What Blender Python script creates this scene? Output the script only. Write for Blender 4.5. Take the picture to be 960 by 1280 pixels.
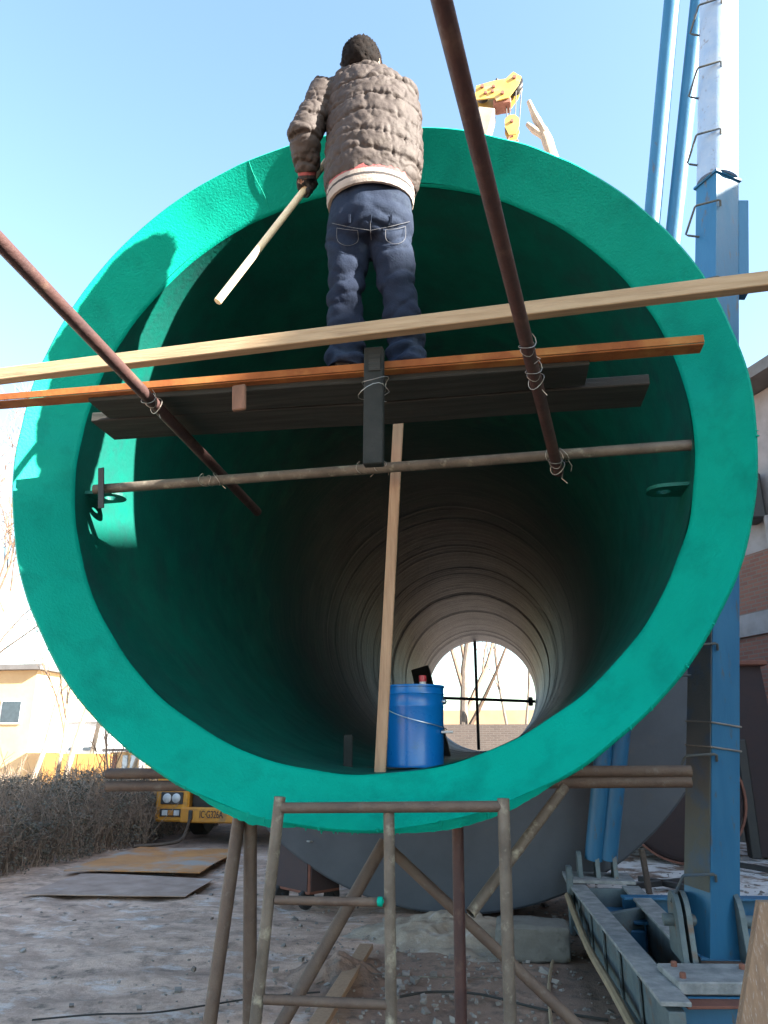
import bpy, bmesh, math, random
import numpy as np
from mathutils import Vector, Matrix, noise as mnoise
random.seed(7)
for o in list(bpy.data.objects): bpy.data.objects.remove(o)
scene = bpy.context.scene
COL = scene.collection
PI = math.pi

# ------------------------------------------------------------------ camera
FPX = 930.0; CAMH = 1.6
PITCH = math.atan(293/FPX); YAW = math.atan(151*math.cos(PITCH)/FPX)
cp, sp, cy, sy = math.cos(PITCH), math.sin(PITCH), math.cos(YAW), math.sin(YAW)
RV = np.array([cy, sy, 0]); FV = np.array([-sy*cp, cy*cp, sp]); UV = np.array([sy*sp, -cy*sp, cp]); CV = np.array([0, 0, CAMH])
cam = bpy.data.cameras.new('camera'); camo = bpy.data.objects.new('camera', cam); COL.objects.link(camo)
cam.sensor_fit = 'HORIZONTAL'; cam.sensor_width = 36; cam.lens = FPX/960*36
cam.clip_start = 0.05; cam.clip_end = 3000
camo.location = CV; camo.rotation_euler = (PI/2+PITCH, 0, YAW)
scene.camera = camo
# ------------------------------------------------------------------ world, sun, exposure
LS = Vector((1.0, -0.33, 0.57)).normalized()          # towards the sun
ELEV = math.asin(LS.z); AZ = math.atan2(LS.x, LS.y)
w = bpy.data.worlds.new('World'); scene.world = w; w.use_nodes = True
nt = w.node_tree; nt.nodes.clear()
sky = nt.nodes.new('ShaderNodeTexSky'); sky.sky_type = 'NISHITA'; sky.sun_disc = False
sky.sun_elevation = ELEV; sky.sun_rotation = AZ; sky.air_density = 1.0; sky.dust_density = 1.3; sky.ozone_density = 0.15
bg = nt.nodes.new('ShaderNodeBackground'); bg.inputs[1].default_value = 0.07
wo = nt.nodes.new('ShaderNodeOutputWorld')
tint = nt.nodes.new('ShaderNodeMix'); tint.data_type = 'RGBA'; tint.blend_type = 'MULTIPLY'; tint.inputs[0].default_value = 1; tint.inputs[7].default_value = (.95, 1.05, 1.02, 1)
nt.links.new(sky.outputs[0], tint.inputs[6]); nt.links.new(tint.outputs[2], bg.inputs[0]); nt.links.new(bg.outputs[0], wo.inputs[0])
sl = bpy.data.lights.new('sun', 'SUN'); sl.energy = 5.0; sl.angle = math.radians(0.55); sl.color = (1, .93, .82)
so = bpy.data.objects.new('sun', sl); COL.objects.link(so)
so.rotation_euler = LS.to_track_quat('Z', 'Y').to_euler(); so.location = LS*60
vs = scene.view_settings; vs.view_transform = 'Standard'; vs.look = 'None'; vs.gamma = 1; vs.use_curve_mapping = False
vs.exposure = 3.0

# ------------------------------------------------------------------ pixel -> place helpers
def ray(x, y): return RV*(x-480)/FPX + UV*(640-y)/FPX + FV
def atY(x, y, Y): r = ray(x, y); return CV + r*(Y/r[1])
def atZ(x, y, Z): r = ray(x, y); return CV + r*((Z-CAMH)/r[2])

# ------------------------------------------------------------------ materials
def mat(name, c1, c2=None, rough=.6, metal=0, scale=6, detail=6, lo=.35, hi=.65, bump=.2, bscale=60, stretch=(1, 1, 1),
        c3=None, s3=25, lo3=.55, hi3=.7, spec=.5, coat=0, wave=None, bdist=.01, rvar=.15):
    m = bpy.data.materials.new(name); m.use_nodes = True; t = m.node_tree; N = t.nodes; L = t.links
    b = N['Principled BSDF']; b.inputs['Metallic'].default_value = metal
    b.inputs['Specular IOR Level'].default_value = spec; b.inputs['Coat Weight'].default_value = coat
    tc = N.new('ShaderNodeTexCoord'); oi = N.new('ShaderNodeObjectInfo')
    mul = N.new('ShaderNodeVectorMath'); mul.operation = 'SCALE'; mul.inputs['Scale'].default_value = 37
    cmb = N.new('ShaderNodeCombineXYZ')
    for i in range(3): L.new(oi.outputs['Random'], cmb.inputs[i])
    L.new(cmb.outputs[0], mul.inputs[0])
    add = N.new('ShaderNodeVectorMath'); L.new(tc.outputs['Object'], add.inputs[0]); L.new(mul.outputs[0], add.inputs[1])
    mp = N.new('ShaderNodeMapping'); mp.inputs['Scale'].default_value = stretch; L.new(add.outputs[0], mp.inputs[0])
    def nz(s, d=6):
        n = N.new('ShaderNodeTexNoise'); n.inputs['Scale'].default_value = s; n.inputs['Detail'].default_value = d
        n.inputs['Roughness'].default_value = .62; L.new(mp.outputs[0], n.inputs['Vector']); return n
    def ramp(src, a, c):
        r = N.new('ShaderNodeMapRange'); r.inputs[1].default_value = a; r.inputs[2].default_value = c; L.new(src, r.inputs[0]); return r
    def mix(f, a, c):
        x = N.new('ShaderNodeMix'); x.data_type = 'RGBA'; L.new(f, x.inputs[0])
        for k, v in ((6, a), (7, c)):
            if isinstance(v, tuple): x.inputs[k].default_value = (*v, 1)
            else: L.new(v, x.inputs[k])
        return x.outputs[2]
    if c2 is None: c2 = tuple(v*.75 for v in c1)
    n1 = nz(scale, detail); r1 = ramp(n1.outputs[0], lo, hi)
    col = mix(r1.outputs[0], c1, c2)
    if c3 is not None:
        n3 = nz(s3); r3 = ramp(n3.outputs[0], lo3, hi3); col = mix(r3.outputs[0], col, c3)
    L.new(col, b.inputs['Base Color'])
    rr = N.new('ShaderNodeMapRange'); rr.inputs[3].default_value = max(.02, rough-rvar); rr.inputs[4].default_value = min(1, rough+rvar)
    L.new(n1.outputs[0], rr.inputs[0]); L.new(rr.outputs[0], b.inputs['Roughness'])
    if bump:
        nb = nz(bscale, 5); bp = N.new('ShaderNodeBump'); bp.inputs['Strength'].default_value = bump; bp.inputs['Distance'].default_value = bdist
        L.new(nb.outputs[0], bp.inputs['Height']); L.new(bp.outputs[0], b.inputs['Normal'])
    return m
M = {}
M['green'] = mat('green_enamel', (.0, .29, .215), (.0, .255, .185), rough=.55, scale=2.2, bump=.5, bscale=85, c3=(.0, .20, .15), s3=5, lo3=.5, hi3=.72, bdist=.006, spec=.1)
M['green_in'] = mat('green_lining', (.0, .10, .075), (.002, .075, .06), rough=.55, scale=4, bump=.3, bscale=40, c3=(.008, .06, .055), s3=5, lo3=.5, hi3=.72, spec=.3)  # same green paint, darkened in colour for the light falling off inside
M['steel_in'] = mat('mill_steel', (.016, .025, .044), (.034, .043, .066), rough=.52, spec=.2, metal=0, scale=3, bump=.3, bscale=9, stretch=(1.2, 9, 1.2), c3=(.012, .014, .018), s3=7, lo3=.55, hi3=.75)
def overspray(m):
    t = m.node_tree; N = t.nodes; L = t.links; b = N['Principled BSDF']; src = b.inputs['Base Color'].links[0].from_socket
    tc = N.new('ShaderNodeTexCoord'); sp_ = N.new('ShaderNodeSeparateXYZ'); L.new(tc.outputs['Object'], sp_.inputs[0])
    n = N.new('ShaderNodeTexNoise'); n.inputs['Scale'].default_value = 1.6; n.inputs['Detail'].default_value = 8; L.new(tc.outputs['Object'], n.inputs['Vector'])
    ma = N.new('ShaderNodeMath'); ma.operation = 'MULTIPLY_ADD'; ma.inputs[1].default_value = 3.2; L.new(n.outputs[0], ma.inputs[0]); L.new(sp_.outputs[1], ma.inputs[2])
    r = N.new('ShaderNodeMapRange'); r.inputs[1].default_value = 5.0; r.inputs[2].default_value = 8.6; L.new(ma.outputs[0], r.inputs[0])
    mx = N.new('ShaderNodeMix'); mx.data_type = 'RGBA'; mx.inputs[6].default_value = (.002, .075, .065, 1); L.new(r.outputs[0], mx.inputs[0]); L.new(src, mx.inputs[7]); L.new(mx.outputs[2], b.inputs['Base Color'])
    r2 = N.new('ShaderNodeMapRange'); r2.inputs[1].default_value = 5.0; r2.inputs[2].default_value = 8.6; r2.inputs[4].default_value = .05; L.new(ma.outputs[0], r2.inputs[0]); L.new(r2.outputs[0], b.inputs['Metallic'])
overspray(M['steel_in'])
M['steel_out'] = mat('primer_grey', (.16, .17, .19), (.13, .14, .16), rough=.6, scale=3, bump=.15)
M['disc'] = mat('dark_grey_primer', (.062, .07, .085), (.05, .057, .07), rough=.7, scale=2.2, bump=.15, bscale=30, c3=(.08, .075, .075), s3=4, lo3=.6, hi3=.8)
M['timber'] = mat('new_pine', (.36, .26, .155), (.27, .185, .105), rough=.8, scale=5, stretch=(.6, 9, 9), bump=.25, bscale=14, c3=(.17, .11, .065), s3=4, lo3=.58, hi3=.75)
M['angle'] = mat('red_oxide', (.27, .10, .03), (.19, .06, .02), rough=.75, spec=.2, scale=7, bump=.2, c3=(.33, .16, .05), s3=4, lo3=.5, hi3=.7)
M['plank'] = mat('old_plank', (.042, .042, .039), (.025, .027, .025), rough=.9, spec=.2, scale=3, stretch=(.7, 10, 10), bump=.5, bscale=12, c3=(.02, .036, .033), s3=5, lo3=.6, hi3=.75)
M['darkpost'] = mat('dark_post', (.028, .030, .028), (.018, .021, .02), rough=.8, spec=.2, scale=8, bump=.3)
M['stub'] = mat('brown_stub', (.20, .10, .06), (.13, .07, .045), rough=.8, scale=8, stretch=(6, 6, .7), bump=.3)
M['rust'] = mat('rusty_tube', (.085, .058, .046), (.125, .09, .068), rough=.7, metal=.25, scale=9, bump=.45, bscale=50, c3=(.15, .13, .11), s3=22, lo3=.58, hi3=.8)
M['rust_red'] = mat('red_rusty_tube', (.075, .036, .032), (.05, .026, .026), rough=.6, metal=.25, scale=7, bump=.35, bscale=50, c3=(.11, .065, .05), s3=12, lo3=.55, hi3=.7)
M['tube_grey'] = mat('weathered_tube', (.155, .13, .105), (.095, .078, .063), rough=.7, metal=.3, scale=8, bump=.45, bscale=50, c3=(.30, .28, .22), s3=14, lo3=.55, hi3=.7)
M['wire'] = mat('tie_wire', (.45, .42, .38), rough=.4, metal=.8, bump=0)
M['lath'] = mat('lath_wood', (.36, .23, .14), (.27, .165, .10), rough=.75, scale=6, stretch=(9, 9, .6), bump=.25, bscale=15)
M['board'] = mat('rough_board', (.23, .145, .09), (.16, .10, .065), rough=.85, scale=6, stretch=(9, 9, .6), bump=.4, bscale=15, c3=(.32, .27, .23), s3=30, lo3=.55, hi3=.7)
M['stick'] = mat('pale_pole', (.72, .60, .40), (.62, .50, .32), rough=.6, scale=8, bump=.15, stretch=(4, 4, 4))
M['bucket'] = mat('blue_bucket', (.002, .13, .40), (.002, .10, .34), rough=.3, scale=3, bump=.05, bscale=10, c3=(.03, .11, .22), s3=9, lo3=.58, hi3=.75)
M['galv'] = mat('galvanised', (.6, .6, .6), rough=.35, metal=.9, bump=.05)
M['mast'] = mat('mast_blue', (.015, .105, .215), (.022, .125, .24), rough=.5, scale=5, bump=.2, bscale=30, c3=(.085, .075, .07), s3=11, lo3=.60, hi3=.72, stretch=(2, 2, .45))
M['mast_dark'] = mat('mast_dark_grey', (.055, .065, .065), (.075, .08, .075), rough=.7, scale=6, bump=.3, c3=(.03, .07, .13), s3=5, lo3=.5, hi3=.7)  # darker and greyer than the column blue
M['mast_up'] = mat('mast_tube_pale', (.30, .38, .48), (.22, .32, .46), rough=.45, scale=6, bump=.2, c3=(.16, .15, .15), s3=14, lo3=.6, hi3=.7)
M['frame'] = mat('frame_grey_blue', (.12, .15, .155), (.075, .105, .12), rough=.6, scale=6, bump=.3, c3=(.13, .085, .06), s3=8, lo3=.56, hi3=.68)
M['frost'] = mat('frosted_steel', (.32, .32, .32), (.17, .18, .185), rough=.75, scale=9, bump=.5, bscale=80)
M['conc'] = mat('old_concrete', (.17, .16, .145), (.12, .112, .10), rough=.9, scale=5, bump=.5, bscale=40, c3=(.08, .075, .065), s3=8, lo3=.58, hi3=.72)
M['sand'] = mat('sand_heap', (.36, .29, .225), (.25, .195, .15), rough=.95, scale=7, bump=.7, bscale=50, c3=(.42, .37, .33), s3=5, lo3=.55, hi3=.7)
M['yellow'] = mat('crane_yellow', (.60, .27, .03), (.50, .20, .025), rough=.45, scale=4, bump=.08, c3=(.26, .14, .06), s3=6, lo3=.52, hi3=.72)
M['boom'] = mat('boom_yellow', (.42, .27, .05), (.36, .24, .07), rough=.5, scale=3, bump=.1, c3=(.25, .2, .14), s3=4, lo3=.55, hi3=.7)
M['boom_w'] = mat('boom_pale', (.36, .32, .27), (.26, .22, .18), rough=.5, scale=3, bump=.1)
M['rubber'] = mat('tyre_rubber', (.022, .022, .025), rough=.85, bump=.3)
M['black'] = mat('black_metal', (.025, .025, .028), (.04, .035, .032), rough=.6, bump=.15)
M['lens'] = mat('lamp_lens', (.55, .56, .58), rough=.12, bump=.1, bscale=90)
M['amber'] = mat('amber_lens', (.45, .2, .06), rough=.2, bump=.1)
M['print'] = mat('dark_print', (.05, .03, .03), rough=.6, bump=0)
M['bluemark'] = mat('blue_mark', (.04, .05, .30), rough=.5, bump=0)
M['whitemark'] = mat('white_mark', (.6, .6, .6), rough=.5, bump=0)
M['bark'] = mat('bare_bark', (.15, .12, .10), (.095, .075, .06), rough=.9, scale=6, bump=.5, bscale=25, stretch=(3, 3, 1))
M['bark_pale'] = mat('pale_bark', (.42, .34, .26), (.30, .23, .17), rough=.85, scale=5, bump=.4, bscale=20)
M['twig'] = mat('twig_brown', (.20, .14, .105), (.28, .21, .16), rough=.9, scale=2, bump=0)
M['twig_dark'] = mat('twig_dark', (.10, .07, .05), (.18, .115, .082), rough=.9, scale=2, bump=0)
M['leaf'] = mat('dry_leaf', (.11, .09, .07), (.07, .066, .05), rough=.8, scale=4, bump=0, c3=(.32, .25, .18), s3=9, lo3=.58, hi3=.68)
M['jacket'] = mat('brown_quilt', (.052, .041, .037), (.038, .029, .026), rough=.7, spec=.25, scale=8, bump=.4, bscale=45, c3=(.068, .055, .049), s3=12, lo3=.55, hi3=.75)
M['denim'] = mat('faded_denim', (.011, .019, .039), (.007, .012, .027), rough=.9, spec=.2, scale=6, bump=.35, bscale=120, c3=(.036, .050, .075), s3=5, lo3=.55, hi3=.75)
M['stitch'] = mat('stitching', (.11, .115, .13), rough=.8, bump=0)
M['hair'] = mat('black_hair', (.006, .005, .005), (.012, .009, .008), rough=.85, spec=.08, scale=40, bump=.3, bscale=90)
M['skin'] = mat('skin', (.42, .24, .165), (.38, .21, .14), rough=.55, bump=.05)
M['glove'] = mat('dark_glove', (.03, .03, .032), rough=.8, bump=.3)
M['knit_red'] = mat('knit_red', (.26, .06, .06), rough=.9, bump=.5, bscale=120)
M['knit_white'] = mat('knit_white', (.32, .27, .235), rough=.9, bump=.5, bscale=120)
M['knit_black'] = mat('knit_black', (.03, .025, .025), rough=.9, bump=.5, bscale=120)
M['sheet'] = mat('orange_sheet', (.48, .21, .06), (.36, .15, .05), rough=.7, scale=2, bump=.2, c3=(.30, .26, .23), s3=1.3, lo3=.48, hi3=.62)
M['sheet_old'] = mat('frosted_sheet', (.42, .30, .245), (.29, .20, .16), rough=.85, spec=.1, scale=3, bump=.3, c3=(.45, .40, .37), s3=2, lo3=.6, hi3=.75)
M['rustbox'] = mat('rusty_box', (.22, .085, .055), (.14, .055, .04), rough=.8, scale=5, bump=.3)
M['boxdark'] = mat('box_dark', (.035, .022, .025), (.05, .03, .03), rough=.8, scale=5, bump=.2)
M['cable'] = mat('black_cable', (.03, .028, .026), rough=.7, bump=0)
M['hose'] = mat('tan_hose', (.33, .24, .15), rough=.7, bump=.1)
M['cream'] = mat('cream_render', (.50, .36, .20), (.45, .31, .17), rough=.9, scale=1.5, bump=.15)
M['ochre'] = mat('ochre_panel', (.52, .27, .08), (.47, .24, .07), rough=.8, scale=1.5, bump=.1)
M['white'] = mat('white_panel', (.78, .77, .75), rough=.6, scale=1.5, bump=.05)
M['glass'] = mat('window_glass', (.05, .07, .09), rough=.08, bump=0)
M['lightpane'] = mat('pale_pane', (.35, .45, .52), rough=.15, bump=0)
M['roof'] = mat('grey_roof', (.13, .125, .125), (.10, .095, .095), rough=.8, scale=3, bump=.2)
M['plaster'] = mat('plaster_band', (.27, .24, .24), (.21, .185, .185), rough=.9, scale=3, bump=.2)
M['snow'] = mat('snow_slab', (.80, .81, .84), (.70, .71, .74), rough=.8, scale=4, bump=.3, bscale=20)
M['bottle'] = mat('white_plastic', (.6, .58, .55), rough=.35, bump=0)
M['redcap'] = mat('red_cap', (.45, .04, .05), rough=.4, bump=0)

def brick_mat(name, c1, c2, mortar, sc=1.0):
    m = bpy.data.materials.new(name); m.use_nodes = True; t = m.node_tree; N = t.nodes; L = t.links; b = N['Principled BSDF']
    tc = N.new('ShaderNodeTexCoord'); br = N.new('ShaderNodeTexBrick')
    br.inputs['Color1'].default_value = (*c1, 1); br.inputs['Color2'].default_value = (*c2, 1); br.inputs['Mortar'].default_value = (*mortar, 1)
    br.inputs['Scale'].default_value = 1/sc; br.inputs['Brick Width'].default_value = .25; br.inputs['Row Height'].default_value = .075
    br.inputs['Mortar Size'].default_value = .010; br.inputs['Bias'].default_value = -.1
    L.new(tc.outputs['UV'], br.inputs['Vector'])
    n = N.new('ShaderNodeTexNoise'); n.inputs['Scale'].default_value = 1.2; n.inputs['Detail'].default_value = 8; L.new(tc.outputs['UV'], n.inputs['Vector'])
    mx = N.new('ShaderNodeMix'); mx.data_type = 'RGBA'; mx.blend_type = 'MULTIPLY'; mx.inputs[0].default_value = .6
    L.new(br.outputs[0], mx.inputs[6]); L.new(n.outputs[0], mx.inputs[7])
    mp = N.new('ShaderNodeMix'); mp.data_type = 'RGBA'; mp.inputs[0].default_value = .45; L.new(br.outputs[0], mp.inputs[6]); L.new(mx.outputs[2], mp.inputs[7])
    L.new(mp.outputs[2], b.inputs['Base Color']); b.inputs['Roughness'].default_value = .9
    bp = N.new('ShaderNodeBump'); bp.inputs['Strength'].default_value = .6; bp.inputs['Distance'].default_value = .02; bp.invert = True
    L.new(br.outputs['Fac'], bp.inputs['Height']); L.new(bp.outputs[0], b.inputs['Normal'])
    return m
M['brick'] = brick_mat('red_brick', (.25, .10, .07), (.19, .075, .055), (.17, .13, .11))
M['brick_old'] = brick_mat('grey_brick', (.075, .058, .052), (.06, .046, .042), (.09, .08, .073))

def ground_mat():
    m = bpy.data.materials.new('frozen_yard'); m.use_nodes = True; t = m.node_tree; N = t.nodes; L = t.links; b = N['Principled BSDF']
    tc = N.new('ShaderNodeTexCoord')
    def nz(s, d=8, r=.65, stretch=(1, 1, 1)):
        mp = N.new('ShaderNodeMapping'); mp.inputs['Scale'].default_value = stretch; L.new(tc.outputs['Object'], mp.inputs[0])
        n = N.new('ShaderNodeTexNoise'); n.inputs['Scale'].default_value = s; n.inputs['Detail'].default_value = d; n.inputs['Roughness'].default_value = r
        L.new(mp.outputs[0], n.inputs['Vector']); return n.outputs[0]
    def rng(src, a, c, d=0, e=1):
        r = N.new('ShaderNodeMapRange'); r.inputs[1].default_value = a; r.inputs[2].default_value = c; r.inputs[3].default_value = d; r.inputs[4].default_value = e
        L.new(src, r.inputs[0]); return r.outputs[0]
    def mix(f, a, c):
        x = N.new('ShaderNodeMix'); x.data_type = 'RGBA'; L.new(f, x.inputs[0])
        for k, v in ((6, a), (7, c)):
            if isinstance(v, tuple): x.inputs[k].default_value = (*v, 1)
            else: L.new(v, x.inputs[k])
        return x.outputs[2]
    def math_(op, a, c):
        x = N.new('ShaderNodeMath'); x.operation = op; x.use_clamp = True
        for k, v in ((0, a), (1, c)):
            if isinstance(v, (int, float)): x.inputs[k].default_value = v
            else: L.new(v, x.inputs[k])
        return x.outputs[0]
    sep = N.new('ShaderNodeSeparateXYZ'); L.new(tc.outputs['Object'], sep.inputs[0])
    dirt = mix(rng(nz(1.3), .35, .65), (.31, .20, .145), (.19, .12, .088))
    dirt = mix(rng(nz(9), .5, .7), dirt, (.085, .068, .058))
    # worn concrete pad with frost on the left of the yard
    pad = math_('MULTIPLY', rng(sep.outputs[0], -.6, -1.7), rng(sep.outputs[1], 13.5, 11.5))
    pad = rng(math_('ADD', math_('MULTIPLY', pad, .75), math_('MULTIPLY', nz(1.1), .55)), .52, .72)
    padc = mix(rng(nz(1.7, 10, .74, (1, 1.7, 1)), .42, .58), (.60, .40, .30), (.35, .225, .165))
    padc = mix(rng(nz(4.5, 9, .72), .52, .66), padc, (.16, .11, .08))
    col = mix(pad, dirt, padc)
    # snow left lying in patches: more of it to the right and far behind
    sn = rng(nz(1.5, 10, .68, (1, 1.5, 1)), .44, .52)
    far = math_('MULTIPLY', rng(sep.outputs[0], .6, 1.6), rng(sep.outputs[1], 7.6, 9.0))
    bk = rng(sep.outputs[1], 20, 23)
    f1 = math_('MULTIPLY', sn, math_('MAXIMUM', far, bk))
    dust = math_('MULTIPLY', math_('MULTIPLY', rng(nz(2.0, 10, .72, (1, 1.7, 1)), .54, .66), pad), .6)
    col = mix(math_('MAXIMUM', f1, dust), col, (.74, .68, .65))
    L.new(col, b.inputs['Base Color']); b.inputs['Roughness'].default_value = .88
    hb = math_('ADD', math_('MULTIPLY', nz(14, 8, .7), .7), math_('MULTIPLY', nz(55, 5), .3))
    bp = N.new('ShaderNodeBump'); bp.inputs['Strength'].default_value = .8; bp.inputs['Distance'].default_value = .03
    L.new(hb, bp.inputs['Height']); L.new(bp.outputs[0], b.inputs['Normal'])
    return m
M['ground'] = ground_mat()

# ------------------------------------------------------------------ mesh helpers
class MB:
    def __init__(s): s.v = []; s.f = []
    def add(s, V, F):
        k = len(s.v); s.v += [tuple(map(float, p)) for p in V]; s.f += [tuple(i+k for i in f) for f in F]; return s
    def box(s, c, size, rot=None, bev=0):
        hx, hy, hz = (q/2 for q in size); c = np.array(c, float)
        if bev:
            b = min(bev, hx*.45, hy*.45, hz*.45); V = []; F = []
            bm = bmesh.new(); bmesh.ops.create_cube(bm, size=1)
            for vv in bm.verts: vv.co = Vector((vv.co.x*size[0], vv.co.y*size[1], vv.co.z*size[2]))
            bmesh.ops.bevel(bm, geom=list(bm.edges), offset=b, segments=1, affect='EDGES')
            bm.verts.index_update(); V = [v.co.copy() for v in bm.verts]; F = [[v.index for v in f.verts] for f in bm.faces]; bm.free()
        else:
            V = [(x, y, z) for x in (-hx, hx) for y in (-hy, hy) for z in (-hz, hz)]
            F = [(0, 1, 3, 2), (4, 6, 7, 5), (0, 4, 5, 1), (2, 3, 7, 6), (0, 2, 6, 4), (1, 5, 7, 3)]
        if rot is not None: V = [rot @ Vector(p) for p in V]
        return s.add([np.array(p)+c for p in V], F)
    def beam(s, p0, p1, wdt, hgt, up=(0, 0, 1), bev=.004, roll=0):
        p0, p1 = Vector(p0), Vector(p1); d = p1-p0; L = d.length; d.normalize()
        u = Vector(up); x = d.cross(u).normalized(); z = x.cross(d).normalized()
        R = Matrix((x, d, z)).transposed() @ Matrix.Rotation(roll, 3, 'Y')
        return s.box((p0+p1)/2, (wdt, L, hgt), R, bev)
    def loft(s, rings, n=16, cap=True):
        """rings: (centre, axis_u, axis_v) with axis lengths = radii"""
        V = []; F = []
        for c, u, v in rings:
            c, u, v = np.array(c, float), np.array(u, float), np.array(v, float)
            for k in range(n):
                a = 2*PI*k/n; V.append(c+u*math.cos(a)+v*math.sin(a))
        for i in range(len(rings)-1):
            for k in range(n):
                a, b = i*n+k, i*n+(k+1) % n
                F.append((a, b, b+n, a+n))
        if cap:
            F.append(tuple(range(n))[::-1]); F.append(tuple(range((len(rings)-1)*n, len(rings)*n)))
        return s.add(V, F)
    def path(s, pts, r, n=8, cap=True):
        pts = [Vector(p) for p in pts]
        if not isinstance(r, (list, tuple)): r = [r]*len(pts)
        rings = []; pu = None
        for i, p in enumerate(pts):
            d = (pts[min(i+1, len(pts)-1)]-pts[max(i-1, 0)]).normalized()
            if pu is None:
                pu = d.orthogonal().normalized()
            pu = (pu-d*pu.dot(d)).normalized(); pv = d.cross(pu)
            rings.append((p, pu*r[i], pv*r[i]))
        return s.loft(rings, n, cap)
    def tube(s, p0, p1, r, r1=None, n=14):
        return s.path([p0, p1], [r, r if r1 is None else r1], n)
    def hollow(s, p0, p1, r, t=.004, n=16):
        p0, p1 = Vector(p0), Vector(p1); d = (p1-p0).normalized(); u = d.orthogonal().normalized(); v = d.cross(u)
        prof = [(p0, r), (p1, r), (p1, r-t), (p1-d*.3, r-t*1.01)]
        V = []; F = []
        ringset = [(p0+d*.3, r-t*1.01), (p0, r-t), (p0, r), (p1, r), (p1, r-t), (p1-d*.3, r-t*1.01)]
        for c, q in ringset:
            for k in range(n):
                a = 2*PI*k/n; V.append(c+u*q*math.cos(a)+v*q*math.sin(a))
        for i in range(len(ringset)-1):
            for k in range(n):
                a, b = i*n+k, i*n+(k+1) % n; F.append((a, b, b+n, a+n))
        F.append(tuple(range(n))[::-1]); F.append(tuple(range(5*n, 6*n)))
        return s.add(V, F)
    def lathe(s, prof, c, axis='Y', n=128, closed=False):
        """prof: (r, t) pairs; revolves about axis through c"""
        V = []; F = []; m = len(prof)
        for r, t in prof:
            for k in range(n):
                a = 2*PI*k/n
                if axis == 'Y': V.append((c[0]+r*math.cos(a), c[1]+t, c[2]+r*math.sin(a)))
                elif axis == 'Z': V.append((c[0]+r*math.cos(a), c[1]+r*math.sin(a), c[2]+t))
                else: V.append((c[0]+t, c[1]+r*math.cos(a), c[2]+r*math.sin(a)))
        for i in range(m if closed else m-1):
            j = (i+1) % m
            for k in range(n):
                F.append((i*n+k, i*n+(k+1) % n, j*n+(k+1) % n, j*n+k))
        return s.add(V, F)
    def prism(s, poly, d):
        """poly: list of 3D points, extruded by vector d"""
        n = len(poly); d = np.array(d, float)
        V = [np.array(p, float) for p in poly]+[np.array(p, float)+d for p in poly]
        F = [tuple(range(n))[::-1], tuple(range(n, 2*n))]+[(i, (i+1) % n, (i+1) % n+n, i+n) for i in range(n)]
        return s.add(V, F)
ORG = {}
def build(mb, name, m, parent=None, org=None, smooth=False, sharp=35):
    me = bpy.data.meshes.new(name)
    V = np.array(mb.v if isinstance(mb, MB) else mb[0], float); F = mb.f if isinstance(mb, MB) else mb[1]
    if parent is not None: org = ORG[parent.name]
    elif org is None:
        org = np.array([V[:, 0].mean(), V[:, 1].mean(), V[:, 2].min()])
    org = np.array(org, float)
    me.from_pydata((V-org).tolist(), [], [list(map(int, f)) for f in F]); me.update()
    bm = bmesh.new(); bm.from_mesh(me); bmesh.ops.recalc_face_normals(bm, faces=bm.faces); bm.to_mesh(me); bm.free()
    if smooth:
        me.polygons.foreach_set('use_smooth', [True]*len(me.polygons))
        if sharp: me.set_sharp_from_angle(angle=math.radians(sharp))
    me.materials.append(m if not isinstance(m, str) else M[m])
    o = bpy.data.objects.new(name, me); COL.objects.link(o)
    if parent is not None: o.parent = parent
    else: o.location = org
    ORG[o.name] = org
    return o
def thing(name, loc, label, cat, group=None):
    o = bpy.data.objects.new(name, None); o.empty_display_size = .1; COL.objects.link(o); o.location = tuple(map(float, loc)); ORG[o.name] = np.array(loc, float)
    return tag(o, label, cat, group)
def tag(o, label=None, cat=None, group=None, kind=None):
    if label: o['label'] = label
    if cat: o['category'] = cat
    if group: o['group'] = group
    if kind: o['kind'] = kind
    return o
def remesh(mb, voxel, smooth=3):
    me = bpy.data.meshes.new('tmp'); me.from_pydata(mb.v, [], mb.f); me.update()
    bm = bmesh.new(); bm.from_mesh(me); bmesh.ops.recalc_face_normals(bm, faces=bm.faces); bm.to_mesh(me); bm.free()
    o = bpy.data.objects.new('tmp', me); COL.objects.link(o)
    r = o.modifiers.new('r', 'REMESH'); r.mode = 'VOXEL'; r.voxel_size = voxel
    if smooth:
        q = o.modifiers.new('s', 'SMOOTH'); q.iterations = smooth; q.factor = .6
    dg = bpy.context.evaluated_depsgraph_get(); e = o.evaluated_get(dg); m2 = bpy.data.meshes.new_from_object(e)
    V = np.empty(len(m2.vertices)*3); m2.vertices.foreach_get('co', V)
    Nn = np.empty(len(m2.vertices)*3); m2.vertices.foreach_get('normal', Nn)
    F = [tuple(p.vertices) for p in m2.polygons]
    bpy.data.objects.remove(o); bpy.data.meshes.remove(me); bpy.data.meshes.remove(m2)
    return V.reshape(-1, 3), F, Nn.reshape(-1, 3)
def nse(p, s, seed=0): return mnoise.noise(Vector((p[0]*s+seed, p[1]*s+seed*.7, p[2]*s-seed)))
def sag(p0, p1, drop, n=14, jit=0):
    p0, p1 = np.array(p0, float), np.array(p1, float)
    out = []
    for i in range(n+1):
        t = i/n; q = p0+(p1-p0)*t; q[2] -= drop*4*t*(1-t)
        if jit and 0 < i < n: q += np.array([random.uniform(-jit, jit), random.uniform(-jit, jit), 0])
        out.append(q)
    return out
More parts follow.
